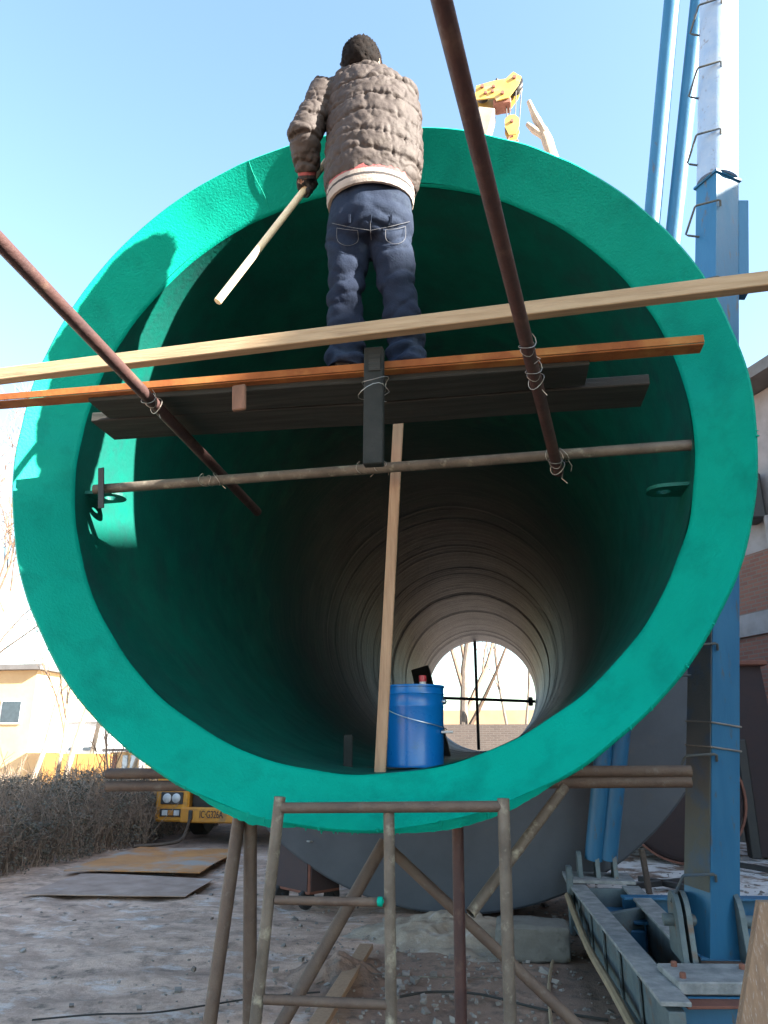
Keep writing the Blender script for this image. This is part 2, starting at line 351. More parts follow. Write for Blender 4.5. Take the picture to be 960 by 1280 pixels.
def wire_tie(parent, c, axis, r, loops=3, tail=.06, wr=.0016):
    """a few turns of tie wire round a point c; axis = direction of the tube it is on"""
    a = Vector(axis).normalized(); u = a.orthogonal().normalized(); v = a.cross(u); mb = MB(); pts = []
    for k in range(loops*14+1):
        t = k/14*2*PI; q = r*(1+.18*math.sin(t*.5+1))
        pts.append(Vector(c)+u*q*math.cos(t)+v*q*math.sin(t)+a*(.006*t-.02*loops+.012*math.sin(1.7*t)))
    pts += [pts[-1]+Vector((random.uniform(-.02, .02), 0, -tail*f)) for f in (.3, .7, 1)]
    mb.path(pts, wr, 5)
    return build(mb, 'tie_wire', 'wire', parent)

# ------------------------------------------------------------------ ground
def make_ground():
    xs = np.unique(np.concatenate([np.linspace(-12, 8, 150), np.array([-900, -500, -250, -120, -70, -45, -30, -22, -16, 11, 15, 22, 32, 50, 80, 150, 300, 600, 900])]))
    ys = np.unique(np.concatenate([np.linspace(1.5, 20, 150), np.array([-300, -120, -60, -30, -15, -8, -4, -1, 0.3, 23, 27, 33, 42, 60, 90, 150, 260, 420, 700, 1200])]))
    V = []; F = []
    for y in ys:
        for x in xs:
            near = max(0, min(1, (22-abs(y-8))/8))*max(0, min(1, (14-abs(x+1))/4))
            h = .05*nse((x, y, 0), .9, 3)+.03*nse((x, y, 0), 2.7, 8)+.012*nse((x, y, 0), 7, 1)
            V.append((x, y, (h-.02)*near if near > 0 else -.02))
    nx = len(xs)
    for j in range(len(ys)-1):
        for i in range(nx-1): F.append((j*nx+i, j*nx+i+1, (j+1)*nx+i+1, (j+1)*nx+i))
    tag(build((V, F), 'ground', 'ground', org=(0, 0, 0), smooth=True, sharp=None), kind='structure')
make_ground()

# ------------------------------------------------------------------ the big pipe
AX, AZ_ = -0.572, 2.935; Y0 = 2.95; YE = 21.0; RO = 1.645; RI = 1.444; YI = 3.14
pipe = thing('steel_pipe', (AX, Y0, AZ_-RO), 'huge steel pipe on scaffold supports with green painted flared mouth and grey disc collar', 'pipe')
pc = (AX, 0, AZ_)
def wob(mb, amp, s, seed):
    mb.v = [(p[0]+amp*nse(p, s, seed), p[1]+amp*.7*nse(p, s, seed+9), p[2]+amp*nse(p, s, seed+4)) for p in mb.v]; return mb
mb = MB()
prof = [(RO-.006, Y0+.10), (RO, Y0+.085), (RO, Y0+.02), (RO-.004, Y0+.006), (RO-.014, Y0)]
for i in range(1, 11):
    t = i/10; prof.append((RO-.014+(RI+.012-RO+.014)*t, Y0+(YI-.01-Y0)*t+.006*math.sin(PI*t)))
prof += [(RI+.003, YI-.002), (RI, YI+.012)]
mb.lathe(prof, pc, n=220); wob(mb, .006, 5, 2)
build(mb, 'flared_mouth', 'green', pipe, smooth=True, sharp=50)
# painted lining with a ragged end: its inner edge is uneven paint, modelled as a thin sleeve
mb = MB(); n = 220; V = []; F = []; rows = 26
for j in range(rows):
    for k in range(n):
        a = 2*PI*k/n
        yend = 6.0+.5*nse((math.cos(a)*2, math.sin(a)*2, 0), 1.2, 3)+.25*nse((math.cos(a)*6, math.sin(a)*6, 0), 1.5, 6)
        y = YI+.012+(yend-YI-.012)*j/(rows-1); r = RI-.0015+.003*nse((math.cos(a)*3, y*2, math.sin(a)*3), 2, 5)*min(1, j/2)
        V.append((AX+r*math.cos(a), y, AZ_+r*math.sin(a)))
for j in range(rows-1):
    for k in range(n): F.append((j*n+k, j*n+(k+1) % n, (j+1)*n+(k+1) % n, (j+1)*n+k))
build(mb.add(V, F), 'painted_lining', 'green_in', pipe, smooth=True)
# bare barrel: rolled rings with weld beads and machining ridges
prof = []; y = YI; rnd = random.Random(3)
while y < YE-.3:
    st = rnd.uniform(.10, .26) if y > 5 else .4; q = (rnd.uniform(.0006, .0032)+(.0045 if rnd.random() < .15 else 0))*min(1.5, max(.1, (y-6)/5)) if y > 5.2 else .0004
    b = rnd.uniform(-.001, .001)*min(1, max(.1, (y-6)/6)) if y > 5.2 else .004
    prof += [(RI+.006+b, y), (RI+.006+b-q*.4, y+st*.55), (RI+.006-q, y+st*.66), (RI+.006-q*.9, y+st*.74), (RI+.006+b*.5, y+st*.84)]; y += st
prof += [(RI+.004, YE-.02), (RI+.004, YE), (RI+.05, YE), (RI+.05, YE-.05)]
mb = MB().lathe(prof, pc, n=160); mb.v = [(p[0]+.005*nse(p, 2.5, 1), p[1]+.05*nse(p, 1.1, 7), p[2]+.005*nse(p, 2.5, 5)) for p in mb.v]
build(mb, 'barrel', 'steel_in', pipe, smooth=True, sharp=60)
build(MB().lathe([(RO-.008, Y0+.099), (RO-.02, Y0+.13), (RI+.055, YI+.10), (RI+.05, YI+.16), (RI+.05, 8), (RI+.05, 14), (RI+.05, YE-.04)], pc, n=128), 'outer_shell', 'steel_out', pipe, smooth=True, sharp=40)
build(MB().lathe([(RI+.045, 8.2), (2.90, 8.2), (2.92, 8.215), (2.92, 9.3), (2.9, 9.32), (RI+.045, 9.32)], pc, n=160), 'disc_collar', 'disc', pipe, smooth=True, sharp=30)
# drips and bristles of wet paint along the rim
mb = MB(); rnd = random.Random(5)
for k in range(190):
    a = math.radians(rnd.uniform(205, 372)); low = max(0, math.cos(a-math.radians(275)))**9
    L = rnd.uniform(.001, .005)+rnd.random()**2*.026*low
    r = RO-.004; p = np.array([AX+r*math.cos(a), Y0+rnd.uniform(.0, .07), AZ_+r*math.sin(a)])
    d = np.array([math.cos(a)*.35, 0, math.sin(a)*.35-.6*low]); d = d/np.linalg.norm(d)
    wd = rnd.uniform(.002, .005)+.006*low*rnd.random()
    mb.path([p-d*.012, p+d*L*.4, p+d*L], [wd*1.5, wd*.7, wd*.25], 6)
for a0, a1 in ((248, 262), (274, 297)):   # sagging runs of thick paint
    V = []; F = []; st = 40
    for i in range(st+1):
        a = math.radians(a0+(a1-a0)*i/st); e = math.sin(PI*i/st); L = .02*e+.012*abs(nse((i*.4, a0, 0), 1, 2))*e
        for (rr, yy) in ((RO-.012, Y0-.002), (RO+L, Y0+.012), (RO+L, Y0+.03), (RO-.012, Y0+.04)):
            V.append((AX+rr*math.cos(a), yy, AZ_+rr*math.sin(a)))
    for i in range(st):
        for q in range(4): F.append((i*4+q, i*4+(q+1) % 4, i*4+4+(q+1) % 4, i*4+4+q))
    mb.add(V, F)
tag(build(mb, 'paint_drips', 'green', pipe, smooth=True), kind='stuff')
for ang_ in (111,):
    a = math.radians(ang_); pts = [(AX+(RO-.01-(RO-RI-.01)*t)*math.cos(a+.003*math.sin(7*t)), Y0+(YI-Y0)*t-.002, AZ_+(RO-.01-(RO-RI-.01)*t)*math.sin(a+.003*math.sin(7*t))) for t in np.linspace(.02, .98, 14)]
    build(MB().path(pts, [.0018+.001*abs(nse((ang_, i_, 0), .7, 1)) for i_ in range(14)], 6), 'weld_seam', 'green', pipe, smooth=True)
def lug(c, inward, name='lifting_lug', L=.17, W=.075, th=.016):
    """flat pad-eye plate sticking inward from the wall, with a hole"""
    c = np.array(c, float); u = np.array([inward, 0, 0]); v = np.array([0, 1, 0]); V = []; F = []; n = 24; hc = c+u*(L-W)
    out = []; inn = []
    for k in range(n):
        a = 2*PI*k/n; ca, sa = math.cos(a), math.sin(a)
        q = hc+u*W*ca+v*W*sa
        if ca < -.2: q = c+v*W*1.1*np.sign(sa) if abs(sa) > .35 else c+v*W*sa
        out.append(q); inn.append(hc+u*W*.42*ca+v*W*.42*sa)
    for z in (th/2, -th/2):
        V += [p+np.array([0, 0, z]) for p in out]; V += [p+np.array([0, 0, z]) for p in inn]
    for k in range(n):
        j = (k+1) % n
        F += [(k, j, n+j, n+k), (2*n+k, 3*n+k, 3*n+j, 2*n+j), (k, 2*n+k, 2*n+j, j), (n+k, n+j, 3*n+j, 3*n+k)]
    return build(MB().add(V, F), name, 'green_in', pipe)
zr = 2.70; wx = math.sqrt(RI**2-(zr-AZ_)**2)
lug((AX+wx, 3.32, zr), -1); lug((AX-wx, 3.30, 2.80), 1)
build(MB().box(atY(435, 945, 3.75)+np.array([0, 0, .02]), (.045, .012, .16), bev=.003), 'weld_bracket', 'darkpost', pipe)
# spider of struts at the far end
yb = YE-.25
pv = atY(596, 870, yb)
build(MB().tube((pv[0], yb, AZ_-RI+.02), (pv[0], yb, AZ_+RI-.01), .042), 'cross_strut', 'black', pipe, smooth=True)
ph = atY(540, 872, yb); ph2 = atY(673, 877, yb); hw = math.sqrt(RI**2-(ph[2]-AZ_)**2)
s1 = build(MB().tube((AX-hw+.02, yb-.09, ph[2]), (AX+hw-.02, yb-.09, ph2[2]), .04), 'cross_strut', 'black', pipe, smooth=True)
build(MB().lathe([(0, -.06), (.11, -.06), (.12, 0), (.11, .06), (0, .06)], (AX+hw-.12, yb-.09, ph2[2]), 'X', 16), 'strut_foot', 'black', s1) if False else None
mbf = MB().lathe([(.001, -.06), (.11, -.06), (.12, 0), (.11, .06), (.001, .06)], (AX+hw-.14, yb-.09, ph2[2]), 'X', 16)
build(mbf, 'strut_foot', 'black', pipe)

# ------------------------------------------------------------------ things inside the pipe
bz = AZ_-RI+.004
bc = np.array([-.425, 3.72, bz+.012]); br = .142; bh = .375
bucket = thing('paint_bucket', bc, 'blue metal paint bucket with wire handle standing on the pipe floor', 'bucket')
prof = [(.001, 0), (br*.955, 0), (br*.97, .008), (br*.955, .016), (br*.985, bh*.72), (br*.995, bh*.73), (br*.995, bh*.75), (br*.985, bh*.76), (br, bh*.88), (br*1.015, bh*.89), (br*1.0, bh*.905), (br, bh*.97), (br*1.03, bh*.975), (br*1.035, bh*.99), (br*1.02, bh), (br*.97, bh), (br*.96, bh*.97), (br*.93, bh*.3), (.001, bh*.3)]
build(MB().lathe(prof, bc, 'Z', 48), 'body', 'bucket', bucket, smooth=True, sharp=40)
pts = []
for k in range(21):
    t = k/20*PI; q = np.array([-math.cos(t)*(br+.012), -math.sin(t)*.10-.06, -math.sin(t)*.13+bh*.80])
    pts.append(bc+q)
# handle hangs over the front of the bucket
pts = [bc+np.array([-math.cos(k/24*PI)*(br+.010), -math.sin(k/24*PI)*(br+.012), bh*.80-.13*(k/24)*1.0-.02*math.sin(k/24*PI)]) for k in range(25)]
build(MB().path(pts, .0025, 6), 'handle', 'galv', bucket, smooth=True)
for sx in (-1, 1):
    build(MB().lathe([(.001, -.008), (.014, -.006), (.014, .004), (.001, .012)] if sx > 0 else [(.001, .008), (.014, .006), (.014, -.004), (.001, -.012)], bc+np.array([sx*(br+.004), 0, bh*.80]), 'X', 14), 'handle_ear', 'galv', bucket, smooth=True)
build(MB().tube(bc+np.array([br-.01, -.055, bh*.42]), bc+np.array([br+.045, -.06, bh*.42]), .006), 'handle_grip', 'bottle', bucket, smooth=True)
tc_ = bc+np.array([.035, .06, bh*.3])
bot = thing('plastic_bottle', tc_, 'small white bottle with red cap sticking out of the blue bucket', 'bottle')
build(MB().lathe([(.001, 0), (.03, 0), (.032, .01), (.03, .24), (.018, .275), (.016, .29), (.001, .29)], tc_, 'Z', 20), 'body', 'bottle', bot, smooth=True)
build(MB().lathe([(.019, .285), (.019, .315), (.001, .317)], tc_+np.array([0, 0, .003]), 'Z', 16), 'cap', 'redcap', bot, smooth=True)
tag(build(MB().beam(atY(475, 968, 3.42), atY(498, 527, 3.36), .050, .022, up=(0, 1, 0), bev=.002), 'wooden_lath', 'lath'), 'upright brown wooden lath standing beside the blue bucket inside the pipe', 'wood strip')
tag(build(MB().beam(atY(553, 955, 9.5), atY(526, 838, 10.2), .24, .16, up=(0, 1, 0), bev=.01), 'steel_beam', 'black'), 'dark steel beam leaning deep inside the pipe behind the blue bucket', 'beam')

# ------------------------------------------------------------------ working platform across the mouth
def plank(x0, x1, y0_, y1_, z, th, label, skew=0, name='scaffold_plank', m='plank'):
    mb = MB(); V = []; F = []; n = 18
    for i in range(n+1):
        t = i/n; x = x0+(x1-x0)*t; dz = .006*nse((x, y0_, 1), 2, 4)-.006*math.sin(PI*t); e = .004
        ya, yb_ = y0_+skew*t+.003*nse((x, 3, 0), 6, 1), y1_+skew*t+.003*nse((x, 7, 0), 6, 1)
        for yy, zz in ((ya+e, z), (ya, z+e), (ya, z+th-e), (ya+e, z+th), (yb_-e, z+th), (yb_, z+th-e), (yb_, z+e), (yb_-e, z)):
            V.append((x, yy, zz+dz))
    for i in range(n):
        for k in range(8): F.append((i*8+k, i*8+(k+1) % 8, i*8+8+(k+1) % 8, i*8+8+k))
    F += [tuple(range(8))[::-1], tuple(range(n*8, n*8+8))]
    return tag(build(mb.add(V, F), name, m), label, 'plank')
plank(-1.665, .385, 2.62, 2.80, 2.985, .042, 'dark weathered scaffold plank along the front of the platform behind the orange steel angle')
plank(-1.76, .64, 2.815, 3.03, 2.985, .045, 'longer dark weathered scaffold plank at the back of the platform towards the pipe', skew=.0)
plank(-1.60, .30, 2.68, 2.93, 3.031, .02, 'thin dark board lying on top of the two scaffold planks under the man', skew=.01)
PLAT = 3.051
# pale timber rail
tag(build(MB().beam(atY(-60, 478, 2.52), atY(1010, 345, 2.38), .046, .056, bev=.003), 'timber_rail', 'timber'), 'long pale new timber lying across the two sloping poles in front of the man', 'timber')
# orange steel angle
pa, pb = atY(-60, 503, 2.60), atY(880, 425, 2.56)
ang = thing('steel_angle', pa, 'orange primed steel angle bar along the front edge of the platform', 'angle bar')
d = Vector(pb-pa); 
build(MB().beam(pa+np.array([0, 0, .006]), pb+np.array([0, 0, .006]), .006, .030, bev=.001), 'upright_flange', 'angle', ang)
build(MB().beam(pa+np.array([0, .037, -.012]), pb+np.array([0, .037, -.012]), .068, .006, bev=.001), 'bottom_flange', 'angle', ang)
# lower tube rail across the mouth
ra, rb = atY(118, 612, 3.2), atY(866, 556, 3.2)
rail = thing('scaffold_tube', (ra+rb)/2, 'rusty steel tube spanning the pipe mouth below the platform', 'tube', None)
build(MB().hollow(ra, rb, .024), 'tube', 'tube_grey', rail, smooth=True)
wire_tie(rail, atY(265, 600, 3.2), rb-ra, .029); wire_tie(rail, atY(697, 570, 3.2), rb-ra, .03, tail=.09); wire_tie(rail, atY(456, 585, 3.2), rb-ra, .028, 2)
wire_tie(rail, atY(478, 583, 3.2), rb-ra, .028, 2)
build(MB().beam(atY(131, 588, 3.19)+np.array([0, -.035, 0]), atY(131, 638, 3.19)+np.array([0, -.035, 0]), .03, .008, up=(0, 1, 0)), 'clamp', 'black', rail)
# dark hanging post and brown stub
hp = thing('hanging_post', atY(468, 580, 2.535), 'dark square post hanging in front of the platform between the man\'s feet', 'post')
build(MB().beam(atY(467, 582, 2.535), atY(468, 437, 2.535), .074, .045, up=(0, 1, 0), bev=.004), 'post', 'darkpost', hp)
build(MB().beam(atY(468, 463, 2.508), atY(468, 443, 2.508), .045, .003, up=(0, 1, 0), bev=.001), 'worn_mark', 'plank', hp)
wire_tie(hp, atY(467, 485, 2.535), (0, 0, 1), .052, 2)
tag(build(MB().beam(atY(299, 513, 2.565), atY(299, 482, 2.57), .055, .018, up=(0, 1, 0)), 'wooden_block', 'stub'), 'short brown wooden block fixed against the front plank below the steel angle', 'block')
# two sloping outrigger poles
def extend(p, q, k): return p-(q-p)*k
a0, a1 = atY(552, 0, 1.25), atY(698, 590, 3.235)
pole = thing('scaffold_pole', a1, 'dark red rusty pole sloping from overhead down to the right of the man', 'pole')
build(MB().hollow(extend(a0, a1, .85), a1, .0245), 'tube', 'rust_red', pole, smooth=True)
wire_tie(pole, a0+(a1-a0)*.66, a1-a0, .029); wire_tie(pole, a0+(a1-a0)*.965, a1-a0, .03, tail=.08); wire_tie(pole, a0+(a1-a0)*.58, a1-a0, .029, 2)
b0, b1 = atY(0, 303, 1.62), atY(322, 640, 3.95)
pole = thing('scaffold_pole', b1, 'dark red rusty pole sloping under the left end of the platform into the pipe', 'pole')
build(MB().hollow(extend(b0, b1, .7), b1, .0245), 'tube', 'rust_red', pole, smooth=True)
wire_tie(pole, b0+(b1-b0)*.42, b1-b0, .029)

# ------------------------------------------------------------------ supports below the mouth
fy = 2.83
fr = thing('tube_trestle', np.array([-.45, fy, 0]), 'welded tube trestle frame standing right under the green rim', 'scaffold frame')
def down(p, q):                                   # continue a leg to the ground
    d = q-p; return p+d*((0-p[2])/d[2])
def post(pxa, pxb, Ya, Yb, r, m, par, name='post'):
    p, q = atY(*pxa, Ya), atY(*pxb, Yb); g = down(p, q)
    return build(MB().hollow(p, g, r), name, m, par, smooth=True), p, g
post((350, 996), (319, 1280), fy, fy, .021, 'tube_grey', fr); post((629, 998), (638, 1280), fy, fy, .021, 'tube_grey', fr)
post((486, 1012), (489, 1280), fy+.02, fy+.02, .020, 'tube_grey', fr)
build(MB().tube(atY(347, 1010, fy), atY(630, 1008, fy), .019), 'top_bar', 'rust', fr, smooth=True)
r1 = build(MB().tube(atY(344, 1125, fy), atY(484, 1128, fy+.02), .015), 'rung', 'rust', fr, smooth=True)
build(MB().tube(atY(330, 1249, fy), atY(487, 1256, fy+.02), .016), 'rung', 'rust', fr, smooth=True)
build(MB().lathe([(.001, -.012), (.015, -.008), (.0165, .0), (.0155, .008), (.001, .014)], atY(475, 1127, fy-.003), 'X', 12), 'paint_blob', 'green', fr, smooth=True)
def leg(pa_, pb_, Ya, Yb, r, m, label, ground=True):
    p, q = atY(*pa_, Ya), atY(*pb_, Yb)
    if ground: q = down(p, q)
    return tag(build(MB().hollow(p, q, r), 'scaffold_tube', m, smooth=True), label, 'tube')
leg((300, 1015), (262, 1280), 3.12, 3.05, .026, 'rust', 'leaning brown tube propping the pipe rim, left of a straight dark prop')
leg((313, 1018), (312, 1280), 3.15, 3.2, .027, 'rust', 'upright dark brown tube prop beside the trestle frame')
leg((481, 1052), (352, 1280), 3.35, 3.1, .026, 'rust', 'diagonal rusty tube brace crossing behind the trestle frame rungs')
leg((572, 1030), (576, 1260), 3.22, 3.22, .023, 'rust_red', 'upright red rusty tube prop where the grey braces cross')
leg((488, 1062), (722, 1282), 3.42, 3.30, .022, 'rust', 'diagonal tube brace running down towards the blue mast base')
leg((706, 984), (588, 1142), 3.75, 3.40, .023, 'tube_grey', 'short pale diagonal tube brace rising to the stacked horizontal tubes', ground=False)
for k, (pyl, pyr, lab) in enumerate((((967), (964), 'upper of two long brown tubes stacked crosswise under the pipe'), ((983), (977), 'lower of two long brown tubes stacked crosswise under the pipe'))):
    p, q = atY(134, pyl, 3.95), atY(864, pyr, 3.95)
    zz = 1.405-.055*k
    yy = 3.95
    p[2] = p[2]; q[2] = q[2]
    tag(build(MB().hollow(p, q, .027), 'scaffold_tube', 'rust', smooth=True), lab, 'tube')
# saddle timbers that really carry the weight further back
for yy in (6.2, 14, 19):
    mb = MB(); a = [(AX+1.5*math.cos(t), yy-.2, AZ_+(RI+.052)*math.sin(t)) for t in np.linspace(math.radians(225), math.radians(315), 15)]
    a = [(AX+(RI+.052)*math.cos(t), yy-.2, AZ_+(RI+.052)*math.sin(t)) for t in np.linspace(math.radians(235), math.radians(305), 15)]
    poly = a+[(AX+.95, yy-.2, 0), (AX-.95, yy-.2, 0)]
    if yy > 9: tag(build(MB().prism(poly, (0, .4, 0)), 'concrete_saddle', 'conc'), ('grey concrete saddle under the pipe just behind the disc collar' if yy < 15 else 'grey concrete saddle under the far end of the pipe'), 'support', 'saddles under the pipe')

# ------------------------------------------------------------------ blue mast with base frame
mb0 = atZ(889, 1192, .42); Ym = mb0[1]
mt = atY(899, -70, Ym+.0)
mast = thing('lifting_mast', (mb0[0], mb0[1], 0), 'tall blue steel mast with bent rungs and two slanting blue stays beside the pipe', 'mast')
ax = (mt-mb0)/np.linalg.norm(mt-mb0)
def mpos(py): # point on the mast axis at image row
    r = ray(0, py); best = None
    lo_, hi_ = 0., 1.4
    for _ in range(50):
        mid = (lo_+hi_)/2; P = mb0+(mt-mb0)*mid; dd = P-CV; yy = 640-FPX*(dd@UV)/(dd@FV)
        if yy > py: lo_ = mid
        else: hi_ = mid
    return mb0+(mt-mb0)*((lo_+hi_)/2)
xr = Vector((1, 0, 0)); axv = Vector(ax); e1 = (xr-axv*xr.dot(axv)).normalized(); e2 = axv.cross(e1)
rot = Matrix.Rotation(math.radians(29), 3, axv); q1 = rot@e1; q2 = rot@e2
def boxcol(P0, P1, wa, wb, name, m):
    return build(MB().prism([np.array(P0)+np.array(q1)*sa*wa+np.array(q2)*sb*wb for sa, sb in ((-1, -1), (1, -1), (1, 1), (-1, 1))], np.array(P1)-np.array(P0)), name, m, mast)
Pj = mpos(232)
lowc = boxcol(mb0, Pj, .110, .110, 'box_column', 'mast')
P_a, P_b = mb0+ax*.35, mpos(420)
build(MB().prism([P_a-np.array(q1)*.1105+np.array(q2)*t_*.104-np.array(q1)*u_ for t_, u_ in ((-1, 0), (1, 0), (1, .008), (-1, .008))], P_b-P_a), 'dark_plate', 'mast_dark', mast)
# dark grey plate that makes the column side facing the pipe darker
nface = -np.array(q1)
pl0, pl1 = mpos(1150), mpos(560)
build(MB().tube(Pj+ax*.018, mpos(-70)+ax*2.5, .155, n=32), 'upper_tube', 'mast_up', mast, smooth=True)
boxcol(Pj+ax*.001, Pj+ax*.02, .126, .126, 'cap_plate', 'mast')
sv = np.array([1, 0.05, 0])
c0, c1 = mpos(372)+sv*.185, mpos(258)+sv*.185
build(MB().beam(c0, c1, .075, .11, up=(0, 1, 0)), 'side_box', 'mast', mast)
for py in (905, 935):
    c = mpos(py); pts = []
    for k in range(5):
        sa, sb = ((-1, -1), (1, -1), (1, 1), (-1, 1), (-1, -1))[k]
        pts.append(c+np.array(q1)*sa*.116+np.array(q2)*sb*.116)
    build(MB().path(pts, .006, 6), 'wire_band', 'wire', mast)
# bent rungs on the pipe side, evenly up the column
rows = [31, 116, 196, 281]+[865, 985, 1108]
lft = -np.array(e1)
rung_rows = []
Pa, Pb = mpos(31), mpos(281); step = np.linalg.norm(Pa-Pb)/3; k0 = np.linalg.norm(Pa-mb0)
for i in range(-6, 14):
    L = k0-i*step
    if L < .35: break
    P = mb0+ax*L; wd = .11; hgt = .085
    side = np.array([-.85, -.1, 0]); 
    fwd = np.array([.22, -.30, 0])
    o_ = P+np.array([-.10, -.05, 0])
    lo_ = o_+np.array([0, .06, -hgt]); up_ = o_+np.array([0, 0, hgt])
    pts = [lo_+np.array([.03, .03, 0]), lo_+np.array([-.13, -.03, -.004]), lo_+np.array([-.15, -.035, .004]), up_+np.array([-.09, -.09, -.008]), up_+np.array([-.08, -.095, 0]), up_+np.array([.08, -.12, .012]), up_+np.array([.092, -.12, .006]), up_+np.array([.095, -.10, -.03])]
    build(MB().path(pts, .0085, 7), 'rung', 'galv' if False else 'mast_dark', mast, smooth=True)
# stays
FP = atZ(747, 1097, .42); FY_ = FP[1]
for (bx_, tx_, yb_, off) in (((742, 1068), (840, 0), 8.3, 0), ((760, 1068), (873, 0), 8.3, .0)):
    p = atY(bx_[0], bx_[1]+6, FY_); q = atY(tx_[0], tx_[1], 6.6)
    q2_ = p+(q-p)*1.25
    build(MB().tube(p, q2_, .085, n=20), 'stay', 'mast', mast, smooth=True)
# base frame: two long beams, end plates, hinge lugs
bf = thing('base_frame', (atZ(780, 1160, 0)), 'grey blue steel base frame of two long beams with hinge lugs under the mast', 'steel frame')
FZ = .40
A0, A1 = atZ(722, 1106, FZ), atZ(845, 1252, FZ); B0, B1 = atZ(787, 1106, FZ), atZ(866, 1186, FZ)
A0[1] = B0[1] = (A0[1]+B0[1])/2
dirA = (A1-A0)/np.linalg.norm(A1-A0)
def ibeam(p, q, name, w=.15, h=.32):
    up = np.array([0, 0, 1.])
    o1 = build(MB().beam(p-up*.012, q-up*.012, w, .022, bev=.003), name, 'frost', bf)
    build(MB().beam(p-up*(h/2+.02), q-up*(h/2+.02), w*.55, h-.05, bev=.003), 'web', 'frame', bf)
    build(MB().beam(p-up*(h+.005), q-up*(h+.005), w, .022, bev=.003), 'bottom_flange', 'frame', bf)
ibeam(A0, A1, 'top_flange'); ibeam(B0, B1, 'top_flange')
for t in (0.02, .36, .97):
    p, q = A0+(A1-A0)*t, B0+(B1-B0)*t
    build(MB().beam(p-np.array([0, 0, .15]), q-np.array([0, 0, .15]), .05, .26, bev=.004), 'cross_member', 'frame', bf)
# near end plate carrying the mast hinge
E0 = atZ(842, 1226, FZ+.03); E1 = E0+np.array([.95, .12, 0])
build(MB().beam(E0+np.array([0, .16, -.03]), E1+np.array([0, .16, -.03]), .36, .06, bev=.006), 'hinge_plate', 'frost', bf)
build(MB().beam(E0+np.array([.02, .02, -.21]), E1+np.array([0, .02, -.21]), .06, .28, bev=.006), 'front_beam', 'mast', bf)
build(MB().beam(E0+np.array([.02, -.06, -.085]), E1+np.array([-.25, -.06, -.085]), .14, .015, bev=.003), 'ledge_plate', 'rustbox', bf)
def hinge(c, par, sx=1, h=.36, wd=.15, th=.03):
    c = np.array(c, float); poly = []
    for k in range(13):
        a = PI*k/12; poly.append(c+np.array([0, wd*math.cos(a), h-wd+wd*math.sin(a)]))
    poly += [c+np.array([0, -wd*1.3, 0]), c+np.array([0, wd*1.3, 0])]
    build(MB().prism(poly, (th, 0.0, 0)), 'hinge_lug', 'frame', par)
mx, my = mb0[0], mb0[1]
for dx in (-.20, -.15, .15):
    hinge((mx+dx, my-.02, FZ), bf)
pin = build(MB().tube((mx-.26, my-.02, FZ+.2), (mx+.26, my-.02, FZ+.2), .035), 'hinge_pin', 'frame', bf, smooth=True)
for dx in (-.16, 0, .16):
    hinge((FP[0]+dx-.02, FP[1], FZ+.03), bf, h=.22, wd=.09, th=.04)
build(MB().box((FP[0], FP[1], FZ+.018), (.62, .5, .03), bev=.004), 'far_plate', 'frost', bf)
build(MB().box((A0[0]-.07, A0[1]-.05, .28), (.05, .16, .55), bev=.006), 'end_bracket', 'frame', bf)
build(MB().box((A0[0]+.25, A0[1]-.55, .13), (.34, .9, .22), bev=.01), 'blue_block', 'mast', bf)
# blue beams running off behind the mast
for k, (zt, yy, hh) in enumerate(((.40, 7.0, .26), (.30, 6.2, .24))):
    p = atZ((778, 790)[k], (1120, 1150)[k], zt); q = p+np.array([3.4, .35, 0])
    t = thing('blue_beam', (p+q)/2*np.array([1, 1, 0]), ('blue steel channel lying behind the mast, the one further from the hinge', 'blue steel channel lying behind the mast, the one next to the hinge')[k], 'beam')
    build(MB().beam(p-np.array([0, 0, .01]), q-np.array([0, 0, .01]), .14, .02, bev=.003), 'top_flange', 'mast', t)
    build(MB().beam(p-np.array([0, -.04, hh/2+.02]), q-np.array([0, -.04, hh/2+.02]), .015, hh-.02, bev=.002), 'web', 'mast', t)
    build(MB().beam(p-np.array([0, 0, hh+.01]), q-np.array([0, 0, hh+.01]), .14, .02, bev=.003), 'bottom_flange', 'mast', t)
# concrete footing beside the frame
p = atZ(668, 1205, 0)
def rough_block(c, size, seed):
    bm = bmesh.new(); bmesh.ops.create_cube(bm, size=1); bmesh.ops.subdivide_edges(bm, edges=bm.edges[:], cuts=9, use_grid_fill=True); mb = MB()
    bm.verts.index_update(); V = []
    for v in bm.verts:
        q = np.array([v.co.x*size[0], v.co.y*size[1], v.co.z*size[2]]); e = sum(abs(abs(t)-.5) < .01 for t in v.co)
        k = .012*nse(q, 9, seed)+.02*nse(q, 3, seed+3)-(.012+.03*abs(nse(q, 6, seed+7)))*max(0, e-1)
        V.append(q*(1+k/np.linalg.norm(q))+np.array(c))
    mb.add(V, [[v.index for v in f.verts] for f in bm.faces]); bm.free(); return mb
tag(build(rough_block((p[0], p[1]+.25, .12), (.58, .4, .26), 3), 'concrete_block', 'conc', smooth=True, sharp=40), 'chipped grey concrete block on the ground beside the far end of the base frame', 'block')
# bolts and stiffeners on the base frame
for k in range(5):
    t = .14+.17*k; p_ = A0+(A1-A0)*t
    build(MB().beam(p_+np.array([-.055, 0, -.05]), p_+np.array([-.055, 0, -.31]), .012, .05, up=(0, 1, 0), bev=.002), 'stiffener', 'frame', bf)
for dx_ in (.06, .42, .62, .9):
    for dy_ in (.06, .28):
        build(MB().lathe([(.001, .028), (.014, .028), (.017, .022), (.017, 0)], E0+np.array([dx_, dy_, -.001]), 'Z', 6), 'bolt', 'rustbox', bf)
